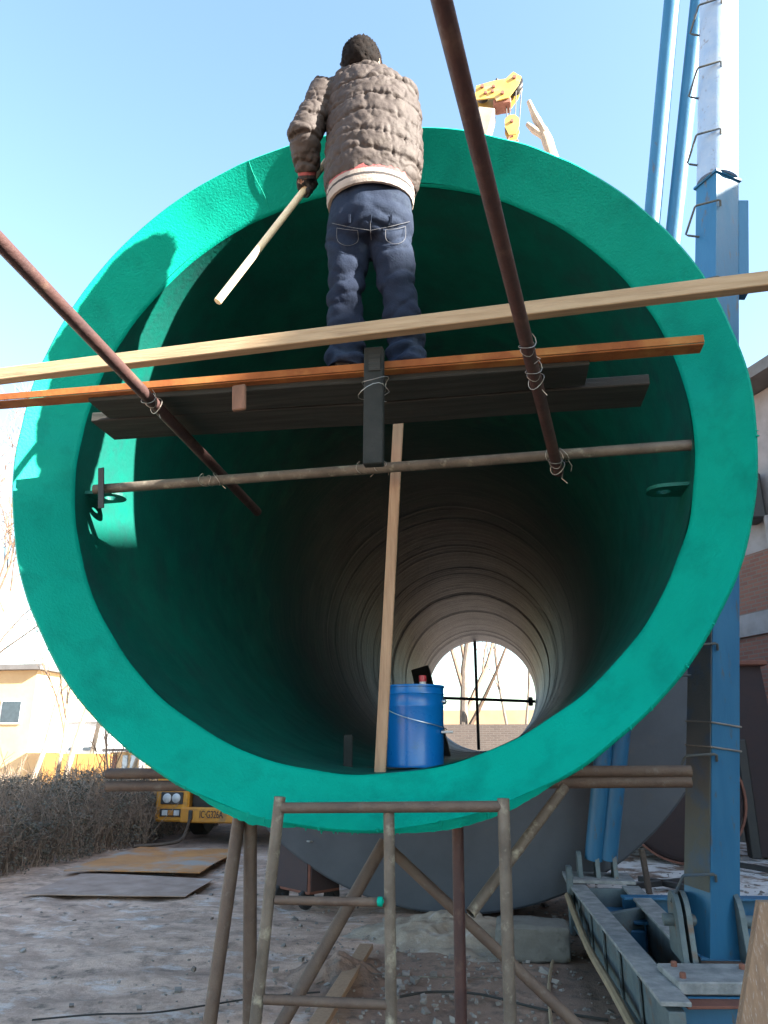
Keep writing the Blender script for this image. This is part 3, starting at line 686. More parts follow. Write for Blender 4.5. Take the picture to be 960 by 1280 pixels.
# leaning board close on the right
tag(build(MB().prism([atY(950, 1128, 2.25), atY(1000, 1128, 2.25), atY(1010, 1330, 2.2), atY(918, 1330, 2.2)], (0.0, .035, 0)), 'leaning_board', 'board'), 'rough brown board leaning upright in front of the mast base', 'board')
# hose along the frame and cables on the ground
hz_ = [A0+np.array([-.10, -.1, -.08]), A0+(A1-A0)*.2+np.array([-.12, 0, -.14]), A0+(A1-A0)*.45+np.array([-.14, 0, -.20]), A0+(A1-A0)*.7+np.array([-.14, 0, -.22]), A0+(A1-A0)*.92+np.array([-.12, 0, -.30]), A0+(A1-A0)*1.02+np.array([-.10, -.05, -.40])]
def smoothpath(P, n=6):
    P = [np.array(p, float) for p in P]; out = []
    for i in range(len(P)-1):
        a, b, c, d_ = P[max(i-1, 0)], P[i], P[i+1], P[min(i+2, len(P)-1)]
        for k in range(n):
            t = k/n; out.append(.5*((2*b)+(-a+c)*t+(2*a-5*b+4*c-d_)*t*t+(-a+3*b-3*c+d_)*t**3))
    out.append(P[-1]); return out
tag(build(MB().path(smoothpath(hz_), .028, 8), 'hose', 'hose', smooth=True), 'tan hose running along the near beam of the base frame', 'hose')
def cable(px, r, m, label, name='cable'):
    P = [atZ(x, y, .012) for x, y in px]
    return tag(build(MB().path(smoothpath(P, 8), r, 6), name, m, smooth=True), label, 'cable')
cable([(40, 1275), (120, 1268), (190, 1266), (262, 1256), (330, 1246), (400, 1240)], .006, 'cable', 'thin black cable lying across the frosty concrete left of the props')
cable([(60, 1117), (120, 1105), (180, 1096), (215, 1093)], .008, 'cable', 'black cable along the frosted ground sheet')
cable([(500, 1246), (540, 1240), (600, 1243), (680, 1262), (760, 1275)], .009, 'cable', 'black cable on the mud between the props')
cable([(395, 1230), (440, 1216), (500, 1220), (580, 1222), (640, 1222)], .004, 'tube_grey', 'thin pale wire lying in front of the sand heap')
cable([(700, 1180), (690, 1205), (686, 1240), (690, 1290)], .012, 'hose', 'tan cable hanging down beside the concrete block')
cable([(735, 1098), (700, 1100), (640, 1102)], .006, 'cable', 'black cable lying in the snow') if False else None

# ------------------------------------------------------------------ ground clutter
def heap(c, rx, ry, h, name, m, label, cat, seed):
    mb = MB(); V = []; F = []; nr, na = 40, 100
    for i in range(nr+1):
        for k in range(na):
            t = i/nr; a = 2*PI*k/na
            ed = 1+.25*nse((math.cos(a), math.sin(a), 0), 1.6, seed)
            x, y = c[0]+rx*t*ed*math.cos(a), c[1]+ry*t*ed*math.sin(a)
            z = h*(math.cos(PI*min(t, 1))*.5+.5)*(1+.9*nse((x, y, 0), 2.2, seed))+(.05*nse((x, y, 0), 6, seed)+.025*nse((x, y, 0), 15, seed))*(1-t*t)-.05*t
            V.append((x, y, z))
    for i in range(nr):
        for k in range(na): F.append((i*na+k, i*na+(k+1) % na, (i+1)*na+(k+1) % na, (i+1)*na+k))
    return tag(build(mb.add(V, F), name, m, smooth=True, sharp=None), label, cat)
heap(atZ(560, 1168, 0), 1.15, .9, .16, 'sand_heap', 'sand', 'pale heap of sand in front of the grey disc', 'sand', 4)
heap(atZ(420, 1215, 0), .45, .7, .09, 'soil_heap', 'ground', 'low heap of brown soil beside the plank on the ground', 'soil', 9)
p, q = atZ(458, 1183, .05), atZ(392, 1290, .05)
tag(build(MB().beam(p, q, .11, .04, bev=.004), 'loose_plank', 'plank' if False else 'lath'), 'single grey brown plank lying on the mud behind the trestle frame', 'plank')
def sheet(px, name, m, label, th=.012, curl=.02, z=.03):
    P = [atZ(x, y, z) for x, y in px]; n = 12; V = []; F = []
    for lay in (0, 1):
        for i in range(n+1):
            for j in range(n+1):
                s, t = i/n, j/n
                q = (P[0]*(1-s)+P[1]*s)*(1-t)+(P[3]*(1-s)+P[2]*s)*t
                q = q+np.array([0, 0, z*.3+curl*nse(q, .9, 2)+curl*.5*abs(nse(q, 1.9, 7))-lay*th]); V.append(q)
    K = (n+1)**2
    for i in range(n):
        for j in range(n):
            a = i*(n+1)+j; F += [(a, a+1, a+n+2, a+n+1), (K+a, K+a+n+1, K+a+n+2, K+a+1)]
    def edge(ids):
        for a, b in zip(ids[:-1], ids[1:]): F.append((a, b, K+b, K+a))
    edge([i*(n+1) for i in range(n+1)]); edge([i*(n+1)+n for i in range(n+1)]); edge(list(range(n+1))); edge([n*(n+1)+j for j in range(n+1)])
    return tag(build(MB().add(V, F), name, m, smooth=True, sharp=40), label, 'sheet')
sheet([(80, 1089), (250, 1091), (300, 1063), (175, 1060)], 'orange_sheet', 'sheet', 'orange board lying on the ground in front of the yellow truck', z=.05)
sheet([(28, 1119), (232, 1121), (268, 1099), (105, 1091)], 'ground_sheet', 'sheet_old', 'frosted grey sheet lying flat on the ground nearer than the orange board', z=.02, curl=.008, th=.008)
# stones, clods and scraps on the mud: too many to count
mb = MB(); rnd = random.Random(11)
for k in range(2200):
    x, y = rnd.uniform(-5.5, 3.5), rnd.uniform(3.2, 11.5)
    if x < -1.4 and rnd.random() < .8: continue
    s = rnd.uniform(.004, .012)*(1+2.5*rnd.random()**8); a = rnd.uniform(0, PI)
    R = Matrix.Rotation(a, 3, 'Z')@Matrix.Rotation(rnd.uniform(-.6, .6), 3, 'X')
    V = [R@Vector((s*sx*rnd.uniform(.6, 1.3), s*sy_*rnd.uniform(.6, 1.3), s*sz*rnd.uniform(.4, .8))) for sx in (-1, 1) for sy_ in (-1, 1) for sz in (-1, 1)]
    h = .05*nse((x, y, 0), .9, 3)+.03*nse((x, y, 0), 2.7, 8)+.012*nse((x, y, 0), 7, 1)-.02
    mb.add([(p.x+x, p.y+y, p.z+h+s*.25) for p in V], [(0, 1, 3, 2), (4, 6, 7, 5), (0, 4, 5, 1), (2, 3, 7, 6), (0, 2, 6, 4), (1, 5, 7, 3)])
M['clod'] = mat('clods', (.17, .14, .12), (.28, .25, .23), rough=.95, scale=3, bump=.3)
tag(build(mb, 'gravel', 'clod', org=(0, 0, 0)), 'scattered small stones and clods on the frozen ground', 'gravel', kind='stuff')
mb = MB(); rnd = random.Random(17)
for k in range(900):
    x, y = rnd.gauss(-.5, .9), rnd.gauss(6.2, 1.3); s = rnd.uniform(.004, .011)*(1+2.2*rnd.random()**8)
    R = Matrix.Rotation(rnd.uniform(0, PI), 3, 'Z')@Matrix.Rotation(rnd.uniform(-.7, .7), 3, 'X')
    V = [R@Vector((s*sx*rnd.uniform(.5, 1.4), s*sy_*rnd.uniform(.5, 1.2), s*sz*rnd.uniform(.4, .8))) for sx in (-1, 1) for sy_ in (-1, 1) for sz in (-1, 1)]
    mb.add([(p.x+x, p.y+y, p.z+.0) for p in V], [(0, 1, 3, 2), (4, 6, 7, 5), (0, 4, 5, 1), (2, 3, 7, 6), (0, 2, 6, 4), (1, 5, 7, 3)])
tag(build(mb, 'rubble', 'clod', org=(0, 0, 0)), 'fine scattered rubble on the mud under the pipe', 'rubble', kind='stuff')
# rusty box on wheels
p = atZ(378, 1136, 0); rot = Matrix.Rotation(math.radians(-38), 3, 'Z')
cart = thing('welding_box', (p[0], p[1]+.2, 0), 'rusty brown metal box on small wheels beside the grey disc', 'metal box')
cx_, cy_ = p[0]-.02, p[1]+.22
def rb_(off): return np.array(rot@Vector(off))+np.array([cx_, cy_, 0])
build(MB().box(rb_((0, 0, .40)), (.62, .42, .5), rot, .012), 'case', 'rustbox', cart)
build(MB().box(rb_((.02, -.214, .40)), (.54, .012, .44), rot, .003), 'front_panel', 'boxdark', cart)
build(MB().box(rb_((.316, 0, .40)), (.012, .38, .44), rot, .003), 'side_panel', 'boxdark', cart)
build(MB().box(rb_((0, 0, .658)), (.66, .46, .015), rot, .003), 'lid', 'frost', cart)
for sx in (-1, 1):
    for sy_ in (-1, 1):
        w_ = MB().lathe([(.02, -.03), (.085, -.03), (.1, -.015), (.1, .015), (.085, .03), (.02, .03)], (0, 0, 0), 'X', 18, closed=True)
        c = rb_((sx*.22, sy_*.17, .1)); w_.v = [tuple(np.array(rot@Vector(q))+c) for q in w_.v]
        build(w_, 'wheel', 'rubber', cart, smooth=True)

# ------------------------------------------------------------------ yellow truck crane
tx0 = -6.15; ty = 13.3; TW = 2.5; tcx = tx0+TW/2
tr = thing('crane_truck', (tcx, ty, 0), 'yellow truck crane with raised boom parked behind the pipe', 'crane')
build(MB().box((tcx, ty+.45, .60), (TW, .9, .32), bev=.03), 'front_skirt', 'yellow', tr) if False else None
def lamp_panel(x0, x1):
    cxx = (x0+x1)/2; pn = build(MB().box((cxx, ty+.1, .61), (x1-x0, .2, .54), bev=.03), 'lamp_panel', 'yellow', tr)
    for i, dz in ((0, .12), (1, -.12)):
        bz_ = build(MB().box((cxx, ty-.006, .61+dz), ((x1-x0)*.66, .03, (.20, .13)[i]), bev=.02), 'lamp_bezel', 'black', tr)
    for dx in (-.085, .085):
        build(MB().lathe([(.001, -.035), (.05, -.03), (.078, -.015), (.08, 0), (.001, .0)], (cxx+dx, ty-.018, .73), 'Y', 20), 'headlight', 'lens', tr, smooth=True)
    for dx, mm in ((-.11, 'lens'), (0, 'amber'), (.11, 'lens')):
        build(MB().box((cxx+dx, ty-.026, .49), (.10, .02, .085), bev=.008), 'indicator', mm, tr)
lamp_panel(tx0, tx0+.62); lamp_panel(tx0+TW-.62, tx0+TW)
build(MB().box((tcx, ty+.16, 1.02), (TW, .3, .26), bev=.03), 'cab_nose', 'yellow', tr)
build(MB().box((tcx, ty+.2, .76), (TW-1.24, .05, .25)), 'grille', 'black', tr)
bmp = build(MB().box((tcx, ty+.02, .46), (TW-1.0, .16, .25), bev=.02), 'bumper', 'yellow', tr)
hk = build(MB().box((tx0+.70, ty-.07, .46), (.07, .05, .16), bev=.01), 'tow_hook', 'black', tr)
build(MB().box((tcx, ty+1.3, 1.75), (TW, 2.0, 1.3), bev=.1), 'cab', 'yellow', tr)
build(MB().box((tcx, ty+.285, 1.95), (TW-.25, .03, .7), bev=.01), 'windscreen', 'glass', tr)
build(MB().box((tcx, ty+4.5, .95), (1.0, 9, .35), bev=.02), 'chassis', 'black', tr)
build(MB().box((tcx, ty+6.1, 1.25), (TW, 7, .18), bev=.02), 'deck', 'yellow', tr)
for wy in (1.35, 5.6, 7.0):
    for sx in (-1, 1):
        wc = (tcx+sx*(TW/2-.36 if wy < 2 else TW/2-.3), ty+wy, .5)
        wh = build(MB().lathe([(.24, -.14), (.44, -.15), (.5, -.10), (.5, .10), (.44, .15), (.24, .14)], wc, 'X', 36, closed=True), 'tyre', 'rubber', tr, smooth=True, sharp=30)
        build(MB().lathe([(.001, -.05), (.2, -.06), (.245, -.12), (.245, .12), (.2, .06), (.001, .05)], wc, 'X', 24), 'rim', 'frame', tr, smooth=True)
build(MB().tube((tcx-TW/2+.5, ty+1.35, .5), (tcx+TW/2-.5, ty+1.35, .5), .07), 'axle', 'black', tr, smooth=True)
build(MB().box((tcx, ty+1.1, .62), (TW-.9, 1.8, .3), bev=.02), 'engine_pan', 'black', tr)
build(MB().box((tcx, ty+6.0, 1.9), (1.9, 3.0, 1.1), bev=.08), 'slewing_house', 'yellow', tr)
# boom from the slewing house up to the head seen above the pipe
hd = atY(612, 132, 17.0); base = np.array([tcx+.3, ty+6.4, 2.6])
bd = Vector(hd-base); bL = bd.length; bdn = np.array(bd.normalized())
build(MB().beam(base, base+bdn*bL*.55, .62, .75, up=(0, -1, 0), bev=.03), 'boom_section', 'boom', tr)
build(MB().beam(base+bdn*bL*.5, base+bdn*bL*.985, .48, .60, up=(0, -1, 0), bev=.03), 'boom_section', 'boom_w', tr)
top = base+bdn*bL
jt = atY(642, 108, 17.0); jm = atY(607, 122, 17.0); jn = atY(633, 118, 17.0)
for dy_ in (-.24, .24):
    dd_ = np.array([0, dy_-.02, 0])
    poly = [jm+np.array([-.32, 0, -.30])+dd_, jm+np.array([-.25, 0, .20])+dd_, jm+np.array([.25, 0, .30])+dd_, jn+np.array([.0, 0, .30])+dd_, jt+np.array([.0, 0, .26])+dd_, jt+np.array([.22, 0, .05])+dd_, jt+np.array([.12, 0, -.22])+dd_, jn+np.array([.05, 0, -.38])+dd_, jn+np.array([-.30, 0, -.45])+dd_, jm+np.array([.25, 0, -.30])+dd_]
    build(MB().prism(poly, (0, .04, 0)), 'cheek_plate', 'boom', tr)
for P, rr in ((jt+np.array([.02, 0, .03]), .24), (jn+np.array([-.12, 0, -.22]), .22), (jm+np.array([-.08, 0, .12]), .17)):
    for dy_ in (-.09, .09):
        build(MB().lathe([(.03, -.05), (rr, -.05), (rr*.85, -.015), (rr*.85, .015), (rr, .05), (.03, .05)], P+np.array([0, dy_, 0]), 'Y', 22, closed=True), 'sheave', 'black', tr, smooth=True, sharp=30)
    build(MB().tube(P+np.array([0, -.32, 0]), P+np.array([0, .32, 0]), .055, n=10), 'sheave_pin', 'rustbox', tr, smooth=True)
for q_ in (jm+np.array([.2, -.285, -.1]), jm+np.array([.0, -.285, -.12]), jn+np.array([-.35, -.285, .05])):
    build(MB().lathe([(.001, -.03), (.05, -.025), (.05, .02)], q_, 'Y', 8), 'bolt', 'rustbox', tr)
build(MB().box(jm+np.array([.45, 0, -.38]), (.5, .4, .22), bev=.03), 'head_plate', 'rustbox', tr)
build(MB().tube(jm+np.array([.35, 0, .3]), jm+np.array([.35, 0, .62]), .04, n=8), 'rope_guide', 'black', tr)
hkp = atY(640, 160, 17.0)
for dx, px in ((-.16, 632), (-.05, 636), (.12, 645), (.26, 652)):
    t_ = atY(px, 112, 17.0+dx*.3); b_ = np.array([hkp[0]+dx*.8, hkp[1]+dx*.3, hkp[2]+.2])
    build(MB().tube(t_, b_, .014, n=6), 'hoist_rope', 'black', tr)
build(MB().path([jm+np.array([.3, 0, .25]), jm+np.array([.3, 0, .45]), jt+np.array([-.1, 0, .2])], .015, 6), 'stay_rope', 'black', tr)
for dy_ in (-.15, .12):
    build(MB().prism([hkp+np.array([x_, dy_, z_]) for x_, z_ in ((-.1, -.36), (-.2, -.05), (-.19, .2), (-.08, .32), (.08, .32), (.19, .2), (.2, -.05), (.1, -.36))], (0, .03, 0)), 'hook_block', 'boom', tr)
build(MB().lathe([(.03, -.09), (.2, -.09), (.17, -.03), (.17, .03), (.2, .09), (.03, .09)], hkp+np.array([0, 0, .08]), 'Y', 22, closed=True), 'block_sheave', 'black', tr, smooth=True, sharp=30)
build(MB().tube(hkp+np.array([0, -.2, .08]), hkp+np.array([0, .2, .08]), .05, n=10), 'block_pin', 'rustbox', tr, smooth=True)
build(MB().path([hkp+np.array([.14*math.sin(t), 0, -.42-.14*math.cos(t)]) for t in np.linspace(3.0, 7.6, 16)], .035, 8), 'hook', 'rustbox', tr, smooth=True)
# lettering and mark on the truck
def text_mesh(txt, size, loc, m, parent, name='lettering', depth=.004, width=None):
    cu = bpy.data.curves.new('t', 'FONT'); cu.body = txt; cu.size = size; cu.extrude = depth; cu.align_x = 'CENTER'; cu.align_y = 'CENTER'
    o = bpy.data.objects.new('t', cu); COL.objects.link(o); dg = bpy.context.evaluated_depsgraph_get(); me = bpy.data.meshes.new_from_object(o.evaluated_get(dg))
    V = [Vector((v.co.x, -v.co.z, v.co.y)) for v in me.vertices]; F = [tuple(p_.vertices) for p_ in me.polygons]
    if width:
        ww = max(v.x for v in V)-min(v.x for v in V); V = [Vector((v.x*width/ww, v.y, v.z)) for v in V]
    bpy.data.objects.remove(o); bpy.data.curves.remove(cu); bpy.data.meshes.remove(me)
    V = [(v.x+loc[0], v.y+loc[1], v.z+loc[2]) for v in V]
    return build((V, F), name, m, parent)
text_mesh('IC\u00b7G326A', .17, (tx0+1.07, ty-.066, .47), 'print', tr, width=.42)
mk = MB(); ex, ez = tx0+.40, 1.03
build(MB().box((ex, ty+.005, ez-.0), (.22, .01, .20), bev=.002), 'emblem_plate', 'whitemark', tr)
for (x0, z0, x1, z1) in ((-.10, .08, -.05, -.07), (-.05, -.07, 0, .07), (0, .07, .04, -.07), (.04, -.07, .10, .09), (-.03, .09, .03, .09)):
    mk.beam((ex+x0, ty-.004, ez+z0), (ex+x1, ty-.004, ez+z1), .035, .008, up=(0, 1, 0), bev=0)
build(mk, 'emblem', 'bluemark', tr)
# chain hanging from the bumper to the ground
ch = MB(); cps = smoothpath([np.array([tx0+.70, ty-.09, .4]), np.array([tx0+.62, ty-.15, .1]), np.array([tx0+.5, ty-.5, .05]), np.array([tx0+.1, ty-.9, .05])], 10)
ch.path(cps, .028, 6); build(ch, 'tow_chain', 'rust', tr, smooth=True)

# ------------------------------------------------------------------ trees
def tree(base, h, r, seed, name, label, m='bark', levels=4, spread=.5, lean=(0, 0), first=.35, nb=7, group=None, cat='tree', twr=.009):
    rnd = random.Random(seed); T = MB(); Cn = MB()
    def branch(p, d, L, rad, lev, mbx):
        n = 5 if lev < 2 else 3; pts = [p.copy()]; rr = [rad]; q = p.copy(); dd = d.copy()
        for i in range(n):
            dd = (dd+Vector((rnd.gauss(0, .09), rnd.gauss(0, .09), rnd.gauss(.03, .06)))).normalized(); q = q+dd*(L/n); pts.append(q.copy())
            rr.append(max(twr*.5, rad*(1-.72*(i+1)/n)))
        mbx.path(pts, rr, 9 if lev == 0 else (5 if lev < 3 else 3), cap=lev == 0)
        if lev >= levels: return
        k = nb if lev == 0 else rnd.randint(4, 6)
        for i in range(k):
            t = first+(1-first)*(i+rnd.random()*.7)/k if lev == 0 else rnd.uniform(.25, 1)
            t = min(t, .99); s = t*n; i0 = min(int(s), n-1); P = pts[i0].lerp(pts[i0+1], s-i0); R0 = rr[i0]*(1-(s-i0))+rr[i0+1]*(s-i0)
            dl = (pts[i0+1]-pts[i0]).normalized(); a = rnd.uniform(0, 2*PI); u = dl.orthogonal().normalized(); u = Matrix.Rotation(a, 3, dl)@u
            sp_ = rnd.uniform(.6, 1.3)*spread; nd = (dl*math.cos(sp_)+u*math.sin(sp_)+Vector((0, 0, .12))).normalized()
            branch(P, nd, L*rnd.uniform(.38, .62)*(1-.35*t if lev == 0 else 1), max(R0*.62, twr), lev+1, Cn)
    b = Vector(base); root = thing(name, base, label, cat, group)
    branch(b-Vector((0, 0, .2)), Vector((lean[0], lean[1], 1)).normalized(), h, r, 0, T)
    build(T, 'trunk', m, root, smooth=True); build(Cn, 'crown', 'twig_dark', root)
    return root
tree(atZ(8, 1016, 0)*np.array([1, 1, 0])+np.array([0, .5, 0]), 9, .075, 1, 'bare_tree', 'slender bare leaning tree with pale trunk beside the hedge', 'bark_pale', lean=(.10, 0), spread=.55)
tree((-11.8, 19.5, 0), 10, .085, 2, 'bare_tree', 'bare winter tree whose branches reach above the ochre panel', 'bark_pale', lean=(.02, 0), spread=.6)
tree((-9.2, 17.5, 0), 6.0, .05, 23, 'bare_tree', 'thin bare pale sapling forking in front of the ochre panel', 'bark_pale', lean=(.25, 0), spread=.4, levels=3)
tree((-10.3, 16.6, 0), 5.2, .055, 29, 'bare_tree', 'thin crooked sapling with reddish twigs between hedge and cream building', 'bark_pale', lean=(.30, 0), spread=.4, levels=3)
tree((-17.5, 25, 0), 12, .16, 33, 'bare_tree', 'tall bare tree in front of the cream building corner', 'bark', lean=(.03, 0), spread=.6)
tree((-1.55, 30, 0), 12, .20, 4, 'bare_tree', 'thick trunked bare tree seen through the far end of the pipe', 'bark', spread=.45, first=.12, nb=9, levels=3)
tree((-3.6, 29, 0), 11, .08, 5, 'bare_tree', 'thin bare tree left of the strut in the far pipe opening', 'bark', spread=.4, lean=(-.16, 0), levels=3)
for k, (x, y) in enumerate(((.55, 33), (1.0, 34.5), (1.55, 33.5))):
    tree((x, y, 0), 11, .075, 40+k, 'bare_tree', ('thin bare sapling behind the brick wall, next to the thick trunk', 'thin bare sapling behind the brick wall, middle one of three', 'thin bare sapling behind the brick wall, furthest from the thick trunk')[k], 'bark', spread=.35, levels=3, first=.3)
tree((-13.4, 17.0, 0), 8.5, .07, 51, 'bare_tree', 'bare twiggy tree at the hedge end in front of the yellow building', 'bark_pale', lean=(.05, 0), spread=.6, nb=9)
tree((-12.2, 21.5, 0), 9.5, .08, 57, 'bare_tree', 'many branched bare tree behind the ochre hoarding', 'bark_pale', lean=(-.03, 0), spread=.55, nb=9)
tree((-8.6, 16.2, 0), 3.4, .03, 61, 'bare_sapling', 'short reddish bush of upright twigs rising from the hedge before the ochre hoarding', 'twig', lean=(.1, 0), spread=.5, levels=3, first=.1, nb=9)
# pale pruned tree top above the rim
pt = thing('pruned_tree', (atY(682, 185, 19)[0]+.9, 19, 0), 'pale pruned forked tree top rising above the pipe beside the crane hook', 'tree')
y_ = 19
b_ = np.array([atY(690, 190, y_)[0]+.8, y_, -.1])
build(MB().path([b_, b_+np.array([-.2, 0, 8]), atY(696, 215, y_), atY(688, 188, y_), atY(685, 178, y_), atY(679, 163, y_)], [.34, .28, .22, .17, .18, .14], 9), 'trunk', 'bark_pale', pt, smooth=True)
build(MB().path([atY(681, 168, y_), atY(675, 156, y_), atY(671, 150, y_), atY(666, 139, y_), atY(661, 127, y_)], [.16, .12, .14, .10, .075], 8), 'limb', 'bark_pale', pt, smooth=True)
build(MB().path([atY(682, 172, y_), atY(674, 167, y_), atY(668, 163, y_), atY(659, 155, y_)], [.13, .11, .12, .07], 8), 'limb', 'bark_pale', pt, smooth=True)

# hedge
def hedge():
    rnd = random.Random(21); root = thing('hedge', (-8.3, 12, 0), 'dense dark winter hedge beside the yellow truck', 'hedge')
    tw = MB(); lf = MB(); 
    P0, P1 = np.array([-7.4, 8.3, 0]), np.array([-7.4, 16.0, 0])
    def top(y, x): return 1.0+.30*nse((x, y, 0), .8, 4)+.22*nse((x, y, 0), 2.2, 2)
    def edge(y): return -6.35+.05*(y-9)+.28*nse((0, y, 0), .8, 6)+.15*nse((0, y, 0), 2.4, 1)
    for k in range(2600):
        y = rnd.uniform(8.2, 16.5); x = edge(y)-rnd.random()**1.3*3.4-.12; H = top(y, x)*min(1, .55+.5*(edge(y)-x)/.6)
        p = Vector((x, y, 0)); d = Vector((rnd.gauss(0, .28), rnd.gauss(0, .28), 1)).normalized(); L = H*rnd.uniform(.75, 1.22)*(1.25 if rnd.random() < .12 else 1)
        q = p+d*L*.5; r_ = q+(d+Vector((rnd.gauss(0, .25), rnd.gauss(0, .25), 0))).normalized()*L*.5
        tw.path([p, q, r_], [.010, .007, .003], 3, cap=False)
        for j in range(4):
            s = p.lerp(r_, rnd.uniform(.4, .95)); e = s+Vector((rnd.gauss(0, .12), rnd.gauss(0, .12), rnd.uniform(.02, .2)))
            tw.path([s, e], [.004, .002], 3, cap=False)
    for k in range(52000):
        y = rnd.uniform(8.2, 16.5); x = edge(y)-(rnd.random()**1.6)*3.4; H = top(y, x)*min(1, .5+.55*(edge(y)-x)/.6+.1)
        z = H*(1-rnd.random()**1.7*.97)
        if nse((x, y, z), 2.6, 5) < -.12+.1*rnd.random(): continue
        s = rnd.uniform(.014, .032); a = Vector((rnd.gauss(0, 1), rnd.gauss(0, 1), rnd.gauss(0, .7))).normalized(); b2 = a.orthogonal().normalized(); c = Vector((x, y, z))
        lf.add([c-a*s, c+b2*s*.45, c+a*s, c-b2*s*.45], [(0, 1, 2, 3)])
    build(tw, 'stems', 'twig', root); o = build(lf, 'leaves', 'leaf', root); o['kind'] = 'stuff'
hedge()

# ------------------------------------------------------------------ buildings
def uvbox(o, scale=1.0):
    me = o.data; uv = me.uv_layers.new(name='UVMap')
    for p_ in me.polygons:
        n = p_.normal
        for li in p_.loop_indices:
            c = me.vertices[me.loops[li].vertex_index].co
            if abs(n.z) > .7: uv.data[li].uv = (c.x, c.y)
            else:
                t = Vector((-n.y, n.x, 0)).normalized(); uv.data[li].uv = (c.dot(t), c.z)
# brick building on the right: its wall runs (-.42,.91); tall hall out of frame shades the yard
eW = np.array([-.418, .908, 0]); nW = np.array([.908, .418, 0]); W0 = np.array([11.4, 0, 0])
def wp(s, o, z): p_ = W0+eW*s+nW*o; return np.array([p_[0], p_[1], z])
hall = thing('brick_hall', wp(-2, 3, 0), 'tall red brick factory hall beside the yard', 'building')
S1 = 13.9
o = build(MB().prism([wp(-15, 0, -.1), wp(S1, 0, -.1), wp(S1, 9, -.1), wp(-15, 9, -.1)], (0, 0, 10.27)), 'wall', 'brick', hall); uvbox(o)
build(MB().prism([wp(-15.2, -.25, 10.172), wp(S1+.2, -.25, 10.172), wp(S1+.2, 9.2, 10.172), wp(-15.2, 9.2, 10.172)], (0, 0, .22)), 'roof', 'roof', hall)
for i in range(7):
    s = -13+i*3.7
    wdw = build(MB().prism([wp(s, -.03, 3), wp(s+1.8, -.03, 3), wp(s+1.8, -.03, 6.5), wp(s, -.03, 6.5)], nW*.06), 'window', 'glass', hall)
    build(MB().prism([wp(s-.1, -.08, 2.88), wp(s+1.9, -.08, 2.88), wp(s+1.9, -.08, 2.99), wp(s-.1, -.08, 2.99)], nW*.12), 'window_sill', 'plaster', hall)
ann = thing('brick_annex', wp(16, 3, 0), 'lower red brick annex with plaster band and grey eaves behind the mast', 'building')
S0, S2 = S1+.02, 18.6
EV = 8.15
o = build(MB().prism([wp(S0, 0, -.1), wp(S2, 0, -.1), wp(S2, 8, -.1), wp(S0, 8, -.1)], (0, 0, 5.15)), 'wall', 'brick', ann); uvbox(o)
build(MB().prism([wp(S0, -.002, 5.052), wp(S2, -.002, 5.052), wp(S2, 8, 5.052), wp(S0, 8, 5.052)], (0, 0, EV-5.2)), 'upper_wall', 'plaster', ann)
build(MB().prism([wp(S0, -.06, 3.55), wp(S2+.06, -.06, 3.55), wp(S2+.06, -.06, 3.95), wp(S0, -.06, 3.95)], nW*.1), 'band', 'plaster', ann)
build(MB().prism([wp(S0, -.55, EV-.15), wp(S2+.5, -.55, EV-.15), wp(S2+.5, -.55, EV+.05), wp(S2+.5, 4, EV+1.6), wp(S2+.5, 8.5, EV), wp(S2+.5, 8.5, EV-.15)] if False else [wp(S0, -.55, EV-.12), wp(S0, -.55, EV+.10), wp(S0, 4, EV+1.8), wp(S0, 8.5, EV+.10), wp(S0, 8.5, EV-.12)], eW*(S2+.5-S0)), 'roof', 'roof', ann)
build(MB().box(wp(15.6, -.25, 6.0), (.5, .5, .9), bev=.04), 'wall_lantern_box', 'black', ann)
build(MB().tube(wp(15.3, -.12, 0), wp(15.3, -.12, 5.6), .055), 'drainpipe', 'plaster', ann, smooth=True)
build(MB().prism([wp(S0, -.10, -.1), wp(S2+.1, -.10, -.1), wp(S2+.1, -.10, .75), wp(S0, -.10, .75)], nW*.14), 'plinth', 'conc', ann)
# dark vertical tanks / posts at the far right
p = atZ(952, 1072, 0)
st = thing('dark_column', (p[0]+.25, p[1], 0), 'dark steel column standing in the snow in front of the brick annex', 'column')
z1 = atY(945, 832, p[1])[2]
build(MB().prism([(p[0]+.0, p[1], 0), (p[0]+.55, p[1]+.05, 0), (p[0]+.55, p[1]+.5, 0), (p[0], p[1]+.45, 0)], (-.15, 0, z1)), 'column_body', 'boxdark', st)
build(MB().box((p[0]+.12, p[1]+.25, z1+.04), (.72, .66, .08), bev=.02), 'cap_plate', 'rustbox', st)
build(MB().box((p[0]-.12, p[1]-.1, z1*.3), (.16, .2, z1*.6), bev=.02), 'side_post', 'black', st)
p = atZ(925, 1030, 0)
tag(build(MB().box((p[0]+.3, p[1]+.4, .42), (1.6, 1.0, .85), bev=.02), 'snowy_crate', 'snow'), 'low crate topped with clean snow between mast and dark column', 'crate')
# steel offcuts lying in the snow
for k, (a, b_, lab) in enumerate((((786, 1108), (862, 1100), 'bent dark steel bar lying in the snow behind the base frame'), ((918, 1080), (975, 1090), 'dark steel offcut lying in the snow right of the mast'), ((800, 1098), (870, 1112), 'thin dark rod lying in the snow behind the base frame'))):
    p, q = atZ(*a, .05), atZ(*b_, .05); tag(build(MB().beam(p, q, .08, .06, bev=.004), 'steel_offcut', 'black'), lab, 'scrap')
p, q = atZ(808, 1118, 0), atZ(800, 1060, 0)
tag(build(MB().beam(atZ(812, 1118, 0), atY(802, 1062, atZ(812, 1118, 0)[1]+.1), .06, .05), 'short_stake', 'rust'), 'short rusty stake standing in the snow behind the base frame', 'stake')
